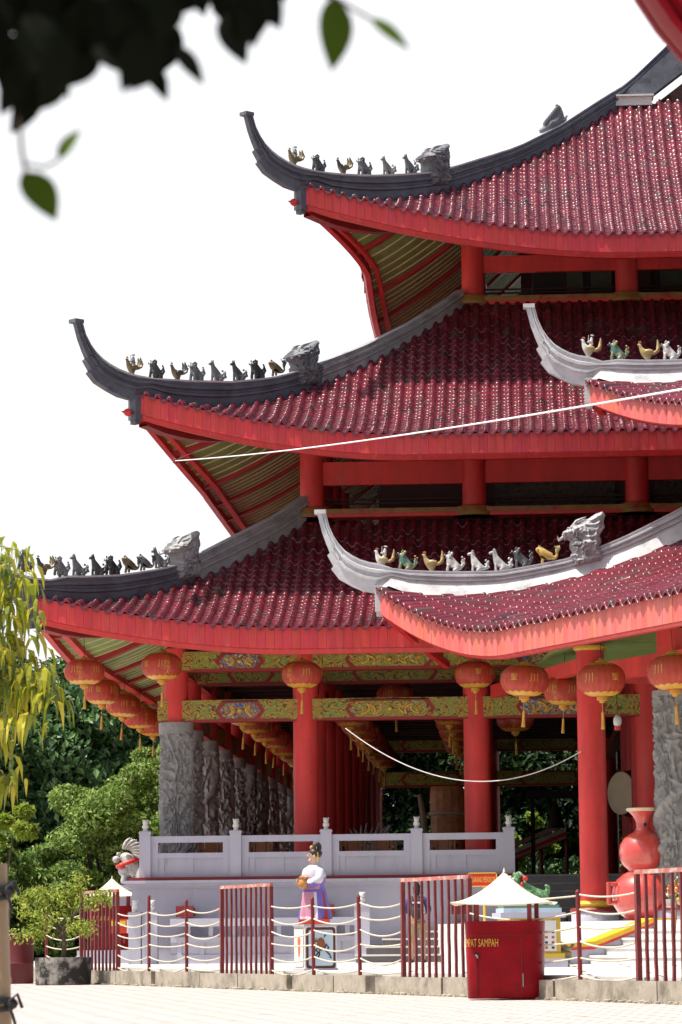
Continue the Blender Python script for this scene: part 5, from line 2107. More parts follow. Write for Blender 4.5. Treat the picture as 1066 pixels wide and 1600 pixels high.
Eg = [(0, 1), (1, 2), (2, 3), (3, 4), (4, 5), (5, 6), (3, 7), (7, 8), (8, 9), (3, 10), (10, 11), (11, 12), (0, 13), (13, 14), (14, 15), (15, 16), (0, 17), (17, 18), (18, 19), (19, 20), (16, 21), (20, 22)]
for s, w in ((-1, 9), (1, 12)):                    # hands: palm, four fingers, thumb
    b = len(J)
    J.append((s * .12, .26, 1.07, .034)); Eg.append((w, b))
    for k in range(4):
        c = len(J)
        J += [(s * (.10 - .004 * k), .30, 1.10 - .018 * k, .012), (s * (.075 - .004 * k), .325, 1.10 - .02 * k, .010)]
        Eg += [(b, c), (c, c + 1)]
    c = len(J)
    J += [(s * .10, .265, 1.115, .013), (s * .085, .28, 1.14, .011)]
    Eg += [(b, c), (c, c + 1)]
V, F = skin(J, Eg)
mb = MB()
mb.add([(PX + x, PY + y, SLAB + z) for x, y, z in V], F, SKIN)
for s in (-1, 1):
    mb.ball((PX + s * .078, PY + .02, SLAB + 1.545), (.014, .025, .035), SKIN, n=8)
mb.tube([(PX, PY + .1, SLAB + 1.57), (PX, PY + .125, SLAB + 1.54), (PX, PY + .105, SLAB + 1.53)], [.01, .016, .01], SKIN, 6)
mb.build('body', per, smooth=60)
mb = MB()
mb.ball((PX, PY + .01, SLAB + 1.6), (.092, .10, .10), HAIR, n=16)
mb.ball((PX, PY - .02, SLAB + 1.53), (.085, .085, .09), HAIR, n=14)
mb.ball((PX + .0, PY - .02, SLAB + 1.70), (.05, .05, .04), HAIR, n=10)
mb.build('hair', per, smooth=60)
sj = [(0, 0, .86, .165, .135), (0, 0, 1.08, .155, .12), (0, -.01, 1.25, .168, .122), (0, 0, 1.37, .125, .09), (-.19, .0, 1.35, .082), (-.255, .0, 1.12, .072), (-.22, .08, 1.08, .064), (.19, .0, 1.35, .082), (.255, .0, 1.12, .072), (.22, .08, 1.08, .064)]
V, F = skin(sj, [(0, 1), (1, 2), (2, 3), (3, 4), (4, 5), (5, 6), (3, 7), (7, 8), (8, 9)])
mb = MB()
mb.add([(PX + x, PY + y, SLAB + z) for x, y, z in V], F, CLOTH, [(.05, .06, .22) if abs(np.mean([V[i][0] for i in f])) > .165 else (.06, .05, .07) for f in F])
mb.build('shirt', per, smooth=60)
mb = MB()
V, F = skin([(0, 0, .9, .155, .125), (-.095, 0, .82, .115), (-.11, .005, .62, .10), (-.115, .005, .46, .095), (.095, 0, .82, .115), (.115, .0, .62, .10), (.12, .0, .46, .095)], [(0, 1), (1, 2), (2, 3), (0, 4), (4, 5), (5, 6)])
mb.add([(PX + x, PY + y, SLAB + z) for x, y, z in V], F, CLOTH, (.36, .25, .13))
mb.build('shorts', per, smooth=60)
mb = MB()
V, F = skin([(0, -.16, .92, .13, .08), (0, -.18, 1.08, .14, .085), (0, -.16, 1.24, .12, .07)], [(0, 1), (1, 2)])
mb.add([(PX + x, PY + y, SLAB + z) for x, y, z in V], F, CLOTH, (.04, .03, .035))
mb.box(PX - .1, PX + .1, PY - .235, PY - .20, SLAB + 1.27, SLAB + 1.31, CLOTH, (.6, .6, .62))
for s in (-1, 1):
    mb.tube([(PX + s * .1, PY - .16, SLAB + 1.28), (PX + s * .11, PY - .05, SLAB + 1.42), (PX + s * .12, PY + .09, SLAB + 1.3)], .02, CLOTH, 6, (.04, .03, .04))
mb.build('backpack', per, smooth=60)
for s, xx, yy in ((-1, -.13, .03), (1, .145, .025)):
    mb = MB()
    mb.ball((PX + xx, PY + yy, SLAB + .035), (.05, .125, .04), BLACK, n=12)
    mb.build('shoe', per, smooth=60)

# ================================================================== green guardian lion
GX0, GY0 = px_at(826, 1420, 57)[0], 57.0
zp = px_at(826, 1419, 57)[2]
gl = thing('guardian_lion', 'glossy green guardian lion with open mouth and a red bow', 'statue', (GX0, GY0, zp))
V, F = skin([(.30, 0, .20, .17, .15), (.12, 0, .27, .16, .14), (-.08, 0, .33, .17, .15), (-.20, 0, .46, .13), (-.28, 0, .56, .15, .14), (-.40, 0, .54, .10, .09), (-.44, 0, .58, .07),
             (-.13, .12, .17, .06), (-.17, .12, .03, .06), (-.13, -.12, .17, .06), (-.17, -.12, .03, .06), (.33, .13, .12, .11), (.22, .14, .03, .06), (.33, -.13, .12, .11), (.22, -.14, .03, .06),
             (.42, 0, .30, .06), (.44, 0, .42, .06), (.36, 0, .46, .03)],
            [(0, 1), (1, 2), (2, 3), (3, 4), (4, 5), (5, 6), (2, 7), (7, 8), (2, 9), (9, 10), (0, 11), (11, 12), (0, 13), (13, 14), (0, 15), (15, 16), (16, 17)])
mb = MB()
GG = [(.06, .16, .07), (.11, .24, .09), (.16, .30, .14), (.05, .12, .06)]
rr = random.Random(4)
ra = radians(12)


def gp(v):
    v = [.82 * v[0], .82 * v[1], .80 * v[2]]
    return (GX0 + cos(ra) * v[0] - sin(ra) * v[1], GY0 + sin(ra) * v[0] + cos(ra) * v[1], zp + .04 + v[2])


mb.add([gp(v) for v in V], F, GLAZE, [rr.choice(GG) for f in F])
for k in range(60):                                  # curled mane
    a, b = rr.uniform(-.6, 3.7), rr.uniform(-1.3, 1.3)
    p = (-.24 + .14 * cos(a) * .6 + .05, .15 * sin(b), .57 + .15 * abs(sin(a)) - .04 * (b ** 2))
    mb.ball(gp(p), rr.uniform(.022, .036), GLAZE, rr.choice([(.13, .24, .12), (.25, .33, .2), (.08, .18, .08)]), 6)
for k in range(7):
    mb.tube([gp((.02 + .05 * k, s * .05, .43 - .02 * k)) for s in (-1, 0, 1)], .018, GLAZE, 6, (.2, .3, .12))
mb.build('body', gl, smooth=60)
mb = MB()
mb.tube([gp((-.44, .05, .49)), gp((-.50, 0, .47)), gp((-.44, -.05, .49))], .03, GLAZE, 8, (.5, .12, .12))
mb.ball(gp((-.42, 0, .505)), (.07, .07, .03), GLAZE, (.1, .01, .012), 10)
for s in (-1, 1):
    mb.ball(gp((-.41, s * .09, .625)), .033, GLAZE, (.55, .55, .5), 8)
    mb.ball(gp((-.437, s * .10, .628)), .014, GLAZE, (.02, .02, .02), 6)
    for k in range(3):
        mb.ball(gp((-.47 + .03 * k, s * .06, .535)), (.012, .012, .02), GLAZE, (.6, .58, .5), 6)
    mb.ball(gp((-.26, s * .14, .68)), (.04, .02, .05), GLAZE, (.14, .26, .1), 8)
mb.ball(gp((-.50, 0, .595)), (.035, .05, .03), GLAZE, (.3, .1, .08), 8)
mb.build('face', gl, smooth=60)
mb = MB()
RBW = M('red ribbon', (.6, .03, .02), rough=.5, var=.1)
mb.tube([gp((-.17 + .02 * cos(a), .15 * sin(a), .47 + .06 * cos(a))) for a in np.linspace(0, 2 * pi, 16)], .03, RBW, 6)
for s in (1, -1):
    mb.ball(gp((-.1, -.06 + s * .06, .60)), (.06, .045, .05), RBW, n=8)
mb.build('bow', gl, smooth=60)
mb = MB()
mb.ball(gp((-.36, -.10, .12)), .10, GLAZE, (.55, .30, .28), 14)
for k in range(6):
    a = k * pi / 6
    mb.tube([gp((-.36 + .125 * cos(t) * cos(a), -.10 + .125 * cos(t) * sin(a), .12 + .125 * sin(t))) for t in np.linspace(0, 2 * pi, 18)], .012, GLAZE, 5, (.25, .4, .2) if k % 2 else (.5, .06, .1))
mb.build('ball', gl, smooth=60)
mb = MB()
mb.obox((GX0, GY0), (cos(ra), sin(ra)), (-sin(ra), cos(ra)), .5, .26, zp, zp + .055, M('green plinth glaze', (.10, .2, .15), rough=.35, var=.2))
mb.build('base', gl)
pdl = thing('lion_pedestal', 'blue and yellow tiled pedestal under the green guardian lion', 'pedestal', (GX0, GY0, SLAB))
mb = MB()
ax, ay = (cos(ra), sin(ra)), (-sin(ra), cos(ra))
PB = M('pale blue tile', (.36, .54, .66))
YT = M('yellow tile', (.52, .34, .04), rough=.35, var=.2)
c0 = (GX0, GY0)
mb.obox(c0, ax, ay, .52, .34, zp - .08, zp, PB)
mb.obox(c0, ax, ay, .58, .39, zp - .17, zp - .08, LAV)
mb.obox(c0, ax, ay, .50, .32, SLAB + .14, zp - .17, YT)
mb.obox(c0, ax, ay, .60, .42, SLAB, SLAB + .15, LAV)
mb.obox(c0, ax, ay, .56, .37, SLAB + .15, SLAB + .24, YT)
mb.build('block', pdl)
mb = MB()
mb.obox(c0, ax, ay, .42, .326, SLAB + .28, zp - .22, PWH)
for k in range(7):
    for j in range(4):
        mb.obox((c0[0] + ax[0] * (-.36 + .12 * k), c0[1] + ax[1] * (-.36 + .12 * k)), ax, ay, .025, .331, SLAB + .32 + .09 * j, SLAB + .36 + .09 * j, M('red petal glaze', (.5, .04, .05), rough=.4) if (k + j) % 3 else M('dark ink glaze'))
mb.build('tile_panel', pdl)

# little glazed pot with a beast on it
bx, by, bz = px_at(876, 1505, 57.2)
mb = MB()
mb.lathe([(.15, 0), (.17, .02), (.15, .06), (.20, .12), (.215, .20), (.19, .26), (.16, .28)], (bx, by, SLAB), GLAZE, 24, cols=[(.45, .28, .05), (.45, .28, .05), (.14, .17, .12), (.12, .16, .13), (.4, .25, .05), (.14, .17, .12)])
o = mb.build('glazed_pot', smooth=50, origin=(bx, by, SLAB))
tag(o, 'small brown and green glazed pot shaped like a beast beside the lion pedestal', 'pot')
mb = MB()
V, F = SK['lion']
mb.add([(bx + v[0] * .9 + .03, by + v[1] * .9, SLAB + .26 + v[2] * .55) for v in V], F, GLAZE, [(.3, .2, .06) if i % 3 else (.12, .16, .12) for i in range(len(F))])
mb.ball((bx - .17, by, SLAB + .36), (.06, .05, .045), GLAZE, (.55, .2, .15), 8)
mb.build('beast', o, smooth=60, origin=(bx, by, SLAB))
# pair of shoes on the porch floor
x, y, z = px_at(890, 1437, 70.5)
mb = MB()
for s in (-1, 1):
    V, F = skin([(s * .06, .09, .03, .04), (s * .06, 0, .05, .045), (s * .07, -.1, .03, .045)], [(0, 1), (1, 2)])
    mb.add([(x + v[0] * 1.2, y + v[1] * 1.2, FLP + v[2] * 1.3) for v in V], F, BLACK)
o = mb.build('pair_of_shoes', smooth=60, origin=(x, y, FLP))
tag(o, 'pair of black shoes left on the porch floor by the red column', 'shoes')

# ================================================================== stone lion at the hall's left corner
lx, ly = px_at(207, 1380, 79.5)[0], 79.5
V, F = SK['lion']
SLC = (.42, .42, .40)
mb = MB()
mb.add([(lx + .08 + v[0] * 2.0, ly + v[1] * 2.0, 2.22 + v[2] * 2.0) for v in V], F, SILV, SLC)
for k in range(0):                                   # thick combed mane locks sweeping back over the head
    for s in (-1, 0, 1):
        z0_ = 2.80 + .05 * k
        mb.tube([(lx - .44 + .035 * k + .5 * t, ly - .05 + s * .17, z0_ + .20 * sin(t * 2.4) + .02 * k * t) for t in np.linspace(0, 1, 8)], [.02, .04, .05, .052, .05, .045, .035, .015], SILV, 6, SLC)
for k in range(7):                                   # combed mane locks fanning back from the brow and cheek
    a = .15 + k * .26
    for s in (-1, 0, 1):
        o = [(lx - .17 + .02 * abs(s) + r_ * .62 * cos(a - 1.1 * r_ + .45), ly + s * (.17 + .05 * r_) * (1 if s else 0), 2.90 + r_ * .60 * sin(a - 1.1 * r_ + .45) + .03) for r_ in np.linspace(.30, .78, 6)]
        mb.tube(o, [.03, .045, .05, .048, .04, .02], SILV, 6, SLC)
mb.ball((lx - .40, ly, 2.86), (.10, .11, .09), SILV, SLC, 10)
for s in (-1, 1):
    mb.ball((lx - .34, ly + s * .12, 2.99), .045, SILV, SLC, 8)
mb.ball((lx - .16, ly - .02, 2.58), (.2, .2, .17), SILV, SLC, 14)
ls = mb.build('stone_lion', smooth=60, origin=(lx, ly, 2.2))
tag(ls, 'pale stone lion with a red collar at the left corner of the hall terrace', 'statue')
mb = MB()
mb.tube([(lx - .12 + .25 * cos(a), ly + .25 * sin(a), 2.76 + .09 * cos(a)) for a in np.linspace(0, 2 * pi, 18)], .05, RBW, 8)
mb.ball((lx - .24, ly - .2, 2.70), (.09, .08, .08), RBW, n=8)
mb.build('collar', ls, smooth=60, origin=(lx, ly, 2.2))
mb = MB()
mb.box(lx - .55, lx + .5, ly - .4, ly + .5, 0.32, 2.1, LAV)
mb.box(lx - .6, lx + .55, ly - .45, ly + .55, 2.1, 2.22, LAV)
o = mb.build('stone_pedestal', origin=(lx, ly, .3))
tag(o, 'tall grey pedestal under the pale stone lion beside the terrace corner', 'pedestal')

# ================================================================== red gourd vessel on the porch
vx, vy = 2.43, 65.1
GOUR = M('pinkish red gourd glaze', (.56, .06, .05), coat=1., rough=.34, var=.1, scale=3, dirt=(.6, .18, .14), dirtscale=2)
go = thing('gourd_vessel', 'big red gourd shaped vessel of stacked globes with a flared neck', 'vessel', (vx, vy, FLP))
mb = MB()
mb.lathe([(.40, 0), (.44, .03), (.40, .07), (.52, .15), (.62, .30), (.66, .50), (.64, .66), (.55, .82), (.42, .93), (.31, .99), (.31, 1.02), (.41, 1.10), (.47, 1.22), (.49, 1.37), (.47, 1.52), (.38, 1.66), (.27, 1.74), (.18, 1.78),
          (.13, 1.86), (.14, 1.98), (.20, 2.10), (.30, 2.20)], (vx, vy, FLP), GOUR, 40)
mb.build('globes', go, smooth=60)
mb = MB()
mb.lathe([(.30, 2.19), (.33, 2.21), (.33, 2.25), (.30, 2.26), (.27, 2.22)], (vx, vy, FLP), M('cream rim glaze', (.68, .56, .36), rough=.35), 32)
mb.build('rim', go, smooth=40)
mb = MB()
for z in (.36, .74):
    mb.tube([(vx - .50, vy - .22, FLP + z), (vx - .74, vy - .3, FLP + z)], .04, GOUR, 8)
mb.tube([(vx - .72, vy - .3, FLP + .33), (vx - .72, vy - .3, FLP + .77)], .045, GOUR, 8)
mb.build('handle', go, smooth=50)
mb = MB()
for a in (-1.25,):
    mb.ball((vx + .12 * cos(a), vy + .12 * sin(a), FLP + 1.92), (.04, .04, .05), BLACK, n=8)
mb.build('vent_hole', go)

# bright flower wreath at the right edge
x, y, z = px_at(1066, 1392, 58)
wr = thing('flower_wreath', 'orange and white flower wreath on a stand at the right edge', 'flowers', (x, y, SLAB))
mb = MB()
rr = random.Random(9)
for k in range(150):
    a, b = rr.uniform(0, 2 * pi), rr.uniform(0, .26)
    mb.ball((x + b * cos(a), y + rr.uniform(-.08, .05), z + b * 1.15 * sin(a)), rr.uniform(.02, .045), COLM, rr.choice([(.6, .12, .02), (.62, .08, .03), (.66, .4, .06), (.62, .6, .55), (.08, .16, .04)]), 6)
mb.build('blossoms', wr, smooth=60)
mb = MB()
for dx in (-.2, .2):
    mb.tube([(x + dx, y - .05, SLAB), (x + dx * .4, y + .05, z)], .02, WOODC, 6)
mb.tube([(x, y + .4, SLAB), (x, y + .05, z)], .02, WOODC, 6)
mb.build('stand', wr)

# ================================================================== inside the hall
x, y, z = px_at(999, 1240, 80)
dr = thing('hall_drum', 'big ceremonial drum with a cream skin behind the right red column', 'drum', (x, y, FLOOR))
ax3 = Vector((-.80, -.6, 0)).to_track_quat('Z', 'Y').to_matrix()
mb = MB()
mb.lathe([(.50, -.6), (.58, -.3), (.60, 0), (.58, .3), (.52, .56)], (x, y, z), DRED, 32, axis=ax3)
mb.build('barrel', dr, smooth=50)
mb = MB()
mb.lathe([(.53, .54), (.53, .585), (.485, .60), (.01, .61)], (x, y, z), M('cream drum skin', (.66, .58, .40), rough=.6, var=.1), 32, axis=ax3)
mb.build('drum_skin', dr, smooth=40)
mb = MB()
for s in (-1, 1):
    mb.tube([(x + s * .5, y + s * .3, FLOOR), (x - s * .3, y - s * .15, z - .55)], .05, RED, 8)
    mb.tube([(x + s * .5, y - s * .3, FLOOR), (x + s * .1, y - s * .25, z - .5)], .05, RED, 8)
mb.build('stand', dr)

x, y, z = px_at(699, 1265, 83)
PTCH = M('orange wooden staves', (.36, .12, .035), rough=.5, var=.45, scale=3, dirt=(.08, .04, .025), dirtscale=2.2)
ba = thing('wooden_barrel', 'tall orange brown wooden barrel standing behind the balustrade', 'barrel', (x, y, FLOOR))
mb = MB()
mb.lathe([(.34, FLOOR), (.40, FLOOR + .6), (.43, 3.9), (.42, 4.0)], (x, y, 0), PTCH, 14)
mb.lathe([(.43, 4.05), (.45, 4.1), (.44, 4.6), (.41, 4.72), (.40, 4.68)], (x, y, 0), PTCH, 14)
mb.build('staves', ba)
mb = MB()
mb.lathe([(.44, 3.98), (.46, 4.0), (.46, 4.07), (.44, 4.09)], (x, y, 0), M('pale hoop', (.3, .22, .16), rough=.6), 20)
for s in (-1, 1):
    mb.tube([(x + s * .4, y - .3, 2.9), (x + s * .15, y - .45, 3.3), (x, y - .46, 3.45)], .04, DARK, 6)
mb.build('hoop', ba)
x, y, z = px_at(662, 1270, 82)
mb = MB()
V, F = skin([(.02, 0, 0, .16, .1), (.06, 0, .8, .2, .1), (.0, 0, 1.6, .2, .09), (-.1, 0, 2.25, .13, .07)], [(0, 1), (1, 2), (2, 3)])
mb.add([(x + v[0], y + v[1], FLOOR + v[2]) for v in V], F, M('brown rock', (.22, .16, .11), rough=.8, var=.3, bump=.5, bscale=9))
o = mb.build('standing_stone', smooth=60, origin=(x, y, FLOOR))
tag(o, 'tall brown standing stone slab leaning beside the wooden barrel', 'stone')
x, y, z = px_at(576, 1288, 79.5)
mb = MB()
rr = random.Random(6)
for k in range(60):
    a = rr.uniform(0, pi)
    l = rr.uniform(.3, .75)
    p0 = (x + rr.uniform(-.3, .3), y + rr.uniform(-.2, .2), FLOOR + .7)
    mb.tube([p0, (p0[0] + .5 * l * cos(a), p0[1], p0[2] + .55 * l), (p0[0] + l * cos(a), p0[1] - .1, p0[2] + l * sin(a))], [.05, .035, .015], DKM if False else STONE, 5)
mb.box(x - .5, x + .5, y - .3, y + .3, FLOOR, FLOOR + .75, GSTONE)
o = mb.build('rock_ornament', origin=(x, y, FLOOR))
tag(o, 'spiky dark grey carved ornament on a block behind the balustrade', 'ornament')


def make_chair():
    r = thing('wooden_chair', 'x', 'chair', (0, 0, 0))
    m = MB(); m.box(-.3, .3, -.25, .25, .44, .5, WOODC); m.build('seat', r, origin=(0, 0, 0))
    m = MB()
    m.box(-.12, .12, -.27, -.24, .5, 1.02, WOODC)
    m.box(-.3, .3, -.285, -.235, .98, 1.05, WOODC)
    for s in (-1, 1):
        m.box(s * .17 - .03, s * .17 + .03, -.27, -.245, .62, .9, WOODC)
        m.ball((s * .19, -.262, .84), (.06, .012, .07), WOODC, n=8)
        m.box(s * .28 - .025, s * .28 + .025, -.28, -.235, .5, 1.0, WOODC)
    m.build('backrest', r, origin=(0, 0, 0))
    for s in (-1, 1):
        for t in (-1, 1):
            m = MB(); m.box(s * .27 - .025, s * .27 + .025, t * .22 - .025, t * .22 + .025, 0, .44, WOODC); m.build('leg', r, origin=(0, 0, 0))
        m = MB(); m.box(s * .28 - .03, s * .28 + .03, -.24, .25, .70, .74, WOODC); m.box(s * .28 - .02, s * .28 + .02, .2, .24, .5, .7, WOODC); m.build('armrest', r, origin=(0, 0, 0))
    return r


ch = make_chair()
CH = [(330, 'orange wooden chair seen through the leftmost balustrade gap'), (412, 'orange wooden chair behind the balustrade, left of the first red hall column'), (551, 'orange wooden chair behind the balustrade just right of the lady statue'),
      (601, 'orange wooden chair in the middle of the balustrade gap left of the standing stone'), (696, 'orange wooden chair in the balustrade gap below the wooden barrel')]
for k, (px, lab) in enumerate(CH):
    x, y, z = px_at(px, 1325, 77.6)
    if k == 0:
        ch.location = (x, y, FLOOR)
        ch['label'] = lab
        ch['group'] = 'wooden chairs behind the balustrade'
    else:
        dup(ch, (x, y, FLOOR), random.uniform(-.2, .2), lab, 'wooden chairs behind the balustrade')

# sloping red and white handrail, dark bell frame beyond
hr = thing('sloping_handrail', 'red and white sloping stair handrail seen through the hall', 'handrail', (-.3, 95, FLOOR))
for k, (ya, yb) in enumerate(((1324, 1290), (1334, 1299), (1343, 1310))):
    a, b = px_at(803, ya, 95), px_at(885, yb, 95)
    mb = MB()
    d = Vector(b) - Vector(a)
    rows = [[(p.x, p.y + o, p.z + q) for o, q in ((-.08, 0), (-.08, .13 if k < 2 else .07), (.08, .13), (.08, 0), (-.08, 0))] for p in (Vector(a), Vector(a) + d * .5, Vector(b))]
    mb.grid(np.array(rows), M('faded pink stone', (.42, .24, .2), rough=.6, var=.3) if k != 1 else M('worn white paint', (.5, .46, .43), rough=.6, var=.3))
    mb.build('rail', hr)
mb = MB()
a, b = px_at(806, 1338, 95.1), px_at(885, 1303, 95.1)
mb.tube([a, b], .14, RED, 6)
for t in (0, .5, 1):
    p = Vector(a).lerp(Vector(b), t)
    mb.tube([(p.x, p.y, FLOOR), p], .07, DRED, 6)
mb.build('baluster', hr)
fx_, fy_, _ = px_at(833, 1300, 91)
bf = thing('bell_frame', 'dark timber frame with a hanging bell deep inside the hall', 'frame', (fx_, 91, FLOOR))
zt = px_at(833, 1247, 91)[2]
mb = MB()
mb.box(fx_ - .06, fx_ + .06, 90.9, 91.1, FLOOR, zt, DARK)
mb.build('post', bf)
mb = MB()
mb.box(fx_ + 1.55, fx_ + 1.67, 90.9, 91.1, FLOOR, zt, DARK)
mb.build('post', bf)
mb = MB()
mb.box(fx_ - .15, fx_ + 1.8, 90.85, 91.15, zt, zt + .2, DARK)
mb.build('beam', bf)
mb = MB()
mb.lathe([(.24, -.6), (.23, -.5), (.17, -.3), (.15, -.1), (.08, 0), (.02, .25)], (fx_ + .65, 91, zt - .25), DARK, 16)
mb.build('bell', bf, smooth=50)

# weeds and grit along the foot of the kerb
mb = MB()
rng = np.random.default_rng(51)
for k in range(420):
    y = rng.uniform(40, 66)
    p = fence_at(y, -.08 - abs(rng.normal(0, .05)))
    if rng.random() < .45:
        h = rng.uniform(.02, .10)
        a = rng.uniform(0, 2 * pi)
        mb.add([(p.x, p.y, 0), (p.x + .02 * cos(a), p.y + .02 * sin(a), 0), (p.x + .06 * cos(a + 1), p.y + .06 * sin(a + 1), h)], [(0, 1, 2)], LEAF, (.16, .22, .04))
    else:
        r_ = rng.uniform(.012, .05)
        mb.ball((p.x, p.y, r_ * .3), (r_ * 1.3, r_, r_ * .7), CONC, n=6)
o = mb.build('weeds_and_grit')
o['kind'] = 'stuff'

# ================================================================== cables
def cable(name, pts, r, mat, lab):
    m = MB()
    m.tube(pts, r, mat, 8)
    o = m.build(name, smooth=60, origin=tuple(pts[0]))
    tag(o, lab, 'cable')
    return o


a, b = px_at(274, 720, 74.5), px_at(1200, 584, 30)
a, b = Vector(a), Vector(b)
mid_ = Vector(px_at(690, 677, 30))
pts = []
for i in range(31):
    t = i / 30
    p = a.lerp(b, t)
    p.z -= .12 * 4 * t * (1 - t)
    pts.append(tuple(p))
cable('white_cable', pts, .0115, M('white cable sheath', (.86, .85, .88), rough=.4, var=.03), 'thick white cable slung from the middle eave across the roofs')
wc = bpy.data.objects['white_cable']
m = MB()
m.lathe([(.05, -.06), (.06, -.03), (.06, .03), (.05, .06)], tuple(a), DRED, 10)
m.tube([tuple(a), (a.x + .35, a.y + .15, a.z + .18)], .02, DRED, 6)
m.build('clamp', wc, origin=tuple(wc.location))
A, B, Cc = Vector(px_at(540, 1138, 72)), Vector(px_at(745, 1221, 69.5)), Vector(px_at(908, 1174, 67.7))
pts = []
for i in range(33):
    t = i / 32
    # quadratic through the three measured points
    tb = .56
    l0 = (t - tb) * (t - 1) / ((0 - tb) * (0 - 1)); l1 = t * (t - 1) / (tb * (tb - 1)); l2 = t * (t - tb) / (1 * (1 - tb))
    pts.append(tuple(A * l0 + B * l1 + Cc * l2))
cable('hanging_wire', pts, .0115, M('pale grey wire', (.5, .48, .48), rough=.5), 'thin pale wire drooping across the hall front to the tall porch column')

# ================================================================== trees behind
def clumps(cx, cy, z0, z1, rx, ry, n, rng, shape=None):
    C, R = [], []
    for _ in range(n):
        u = rng.normal(size=3)
        u /= np.linalg.norm(u)
        rad = rng.uniform(.05, 1.) ** .42
        u = np.sign(u) * np.abs(u) ** .75
        p = np.array([cx + rx * u[0] * rad, cy + ry * u[1] * rad, (z0 + z1) / 2 + (z1 - z0) / 2 * u[2] * rad])
        C.append(p)
        R.append(rng.uniform(.10, .22) * (rx + ry + (z1 - z0) / 2) / 3 * 1.4)
    return np.array(C), np.array(R)


def tree(x, y, z0, z1, rx, ry, n, per, size, cols, label, seed, mat=LEAF, asp=.55, group=None, kind='tree', trunk_r=.25, droop=.2):
    rng = np.random.default_rng(seed)
    r = thing(kind, label, 'tree', (x, y, 0), group=group)
    t = MB()
    zc = (z0 + z1) / 2
    t.tube([(x, y, 0), (x + rng.normal(0, .1), y, zc * .5), (x + rng.normal(0, .3), y, zc)], [trunk_r, trunk_r * .8, trunk_r * .5], BARK, 9)
    C, R = clumps(x, y, z0, z1, rx, ry, n, rng)
    for c in C[::3]:
        t.tube([(x, y, max(.3, z0 * .7)), ((x + c[0]) / 2, (y + c[1]) / 2, (z0 + c[2]) / 2 + .2), tuple(c)], [trunk_r * .4, trunk_r * .25, trunk_r * .08], BARK, 5)
    t.build('trunk', r, smooth=60)
    P, N = [], []
    for c, q in zip(C, R):
        u = rng.normal(size=(per, 3))
        u /= np.linalg.norm(u, axis=1)[:, None]
        rad = rng.uniform(.3, 1, per)[:, None] ** .5
        P.append(c + u * q * rad * np.array([1.15, 1.15, .75]))
        N.append(u + np.array([0, 0, .9]))
    m = MB()
    leaves(m, np.concatenate(P), np.concatenate(N), size, asp, cols, mat, droop, rng=rng)
    m.build('crown', r)
    return r


DK = [(.06, .14, .05), (.09, .20, .065), (.13, .25, .08), (.04, .10, .045), (.17, .29, .10)]
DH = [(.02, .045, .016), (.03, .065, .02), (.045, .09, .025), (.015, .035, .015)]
MD = [(.08, .16, .04), (.12, .22, .045), (.16, .26, .06), (.06, .12, .03)]
BR = [(.16, .27, .045), (.22, .33, .06), (.29, .39, .09), (.11, .20, .04), (.36, .43, .15)]
GT = 'trees behind the temple'
tree(-17.2, 118, 1.0, 11.2, 4.6, 3.5, 150, 480, .36, DK, 'tall dark green tree filling the gap left of the hanging lanterns', 1, mat=LEAFG, group=GT, trunk_r=.35)
tree(-21.5, 115, .5, 9.8, 4.2, 3.2, 90, 460, .36, DK, 'dark spreading tree at the far left behind the bamboo leaves', 2, mat=LEAFG, group=GT, trunk_r=.35)
tree(-13.2, 124, 1, 13.0, 4.0, 3.2, 100, 480, .34, MD, 'tall mid green tree rising behind the left eave lanterns', 3, mat=LEAFG, group=GT, trunk_r=.35)
tree(-10.5, 95, .0, 6.9, 1.5, 2.0, 95, 560, .17, BR, 'bright leafy tree cloaked in creepers against the carved corner column', 4, group=GT, trunk_r=.2, asp=.5)
tree(-12.2, 93.5, -.3, 5.5, 1.6, 2.0, 90, 560, .17, BR, 'bright sloping mass of creepers in the middle of the left garden', 5, group=GT, trunk_r=.2, asp=.5)
tree(-14.2, 92, -.3, 4.0, 1.7, 2.0, 80, 520, .17, BR + MD, 'low sunlit bushy tree left of the creeper mass', 6, group=GT, trunk_r=.18, asp=.5)
tree(-16.2, 90, -.3, 2.9, 1.7, 1.9, 60, 480, .17, BR + MD, 'lowest sunlit bush at the far left behind the bamboo pole', 12, group=GT, trunk_r=.15, asp=.5)
tree(-14.4, 88.6, 2.9, 4.6, .9, .7, 8, 170, .34, [(.20, .32, .03), (.28, .38, .05), (.36, .42, .07)], 'small tree with big yellow green leaves above the sunlit bushes', 13, group=GT, trunk_r=.09, asp=.6)
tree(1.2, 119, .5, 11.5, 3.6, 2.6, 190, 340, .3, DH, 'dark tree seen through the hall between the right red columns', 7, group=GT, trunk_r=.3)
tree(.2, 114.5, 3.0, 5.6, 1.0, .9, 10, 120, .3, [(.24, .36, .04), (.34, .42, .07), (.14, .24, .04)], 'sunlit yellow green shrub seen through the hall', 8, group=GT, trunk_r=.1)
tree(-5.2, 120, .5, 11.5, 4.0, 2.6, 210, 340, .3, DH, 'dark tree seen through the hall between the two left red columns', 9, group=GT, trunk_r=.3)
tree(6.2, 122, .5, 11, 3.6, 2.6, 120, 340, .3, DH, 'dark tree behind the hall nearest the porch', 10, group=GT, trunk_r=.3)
# garden wall of shrubs closing the low gap at the far left
hb = MB()
rng = np.random.default_rng(21)
P = np.stack([rng.uniform(-24, 9, 16000), rng.uniform(112.6, 116, 16000), rng.uniform(.1, 3.6, 16000)], 1)
leaves(hb, P, np.tile([0, -.5, 1.], (len(P), 1)), .3, .55, DK, LEAF, rng=rng)
o = hb.build('hedge', origin=(-16, 114, 0))
tag(o, 'dark clipped hedge closing the garden far behind the hall', 'hedge')

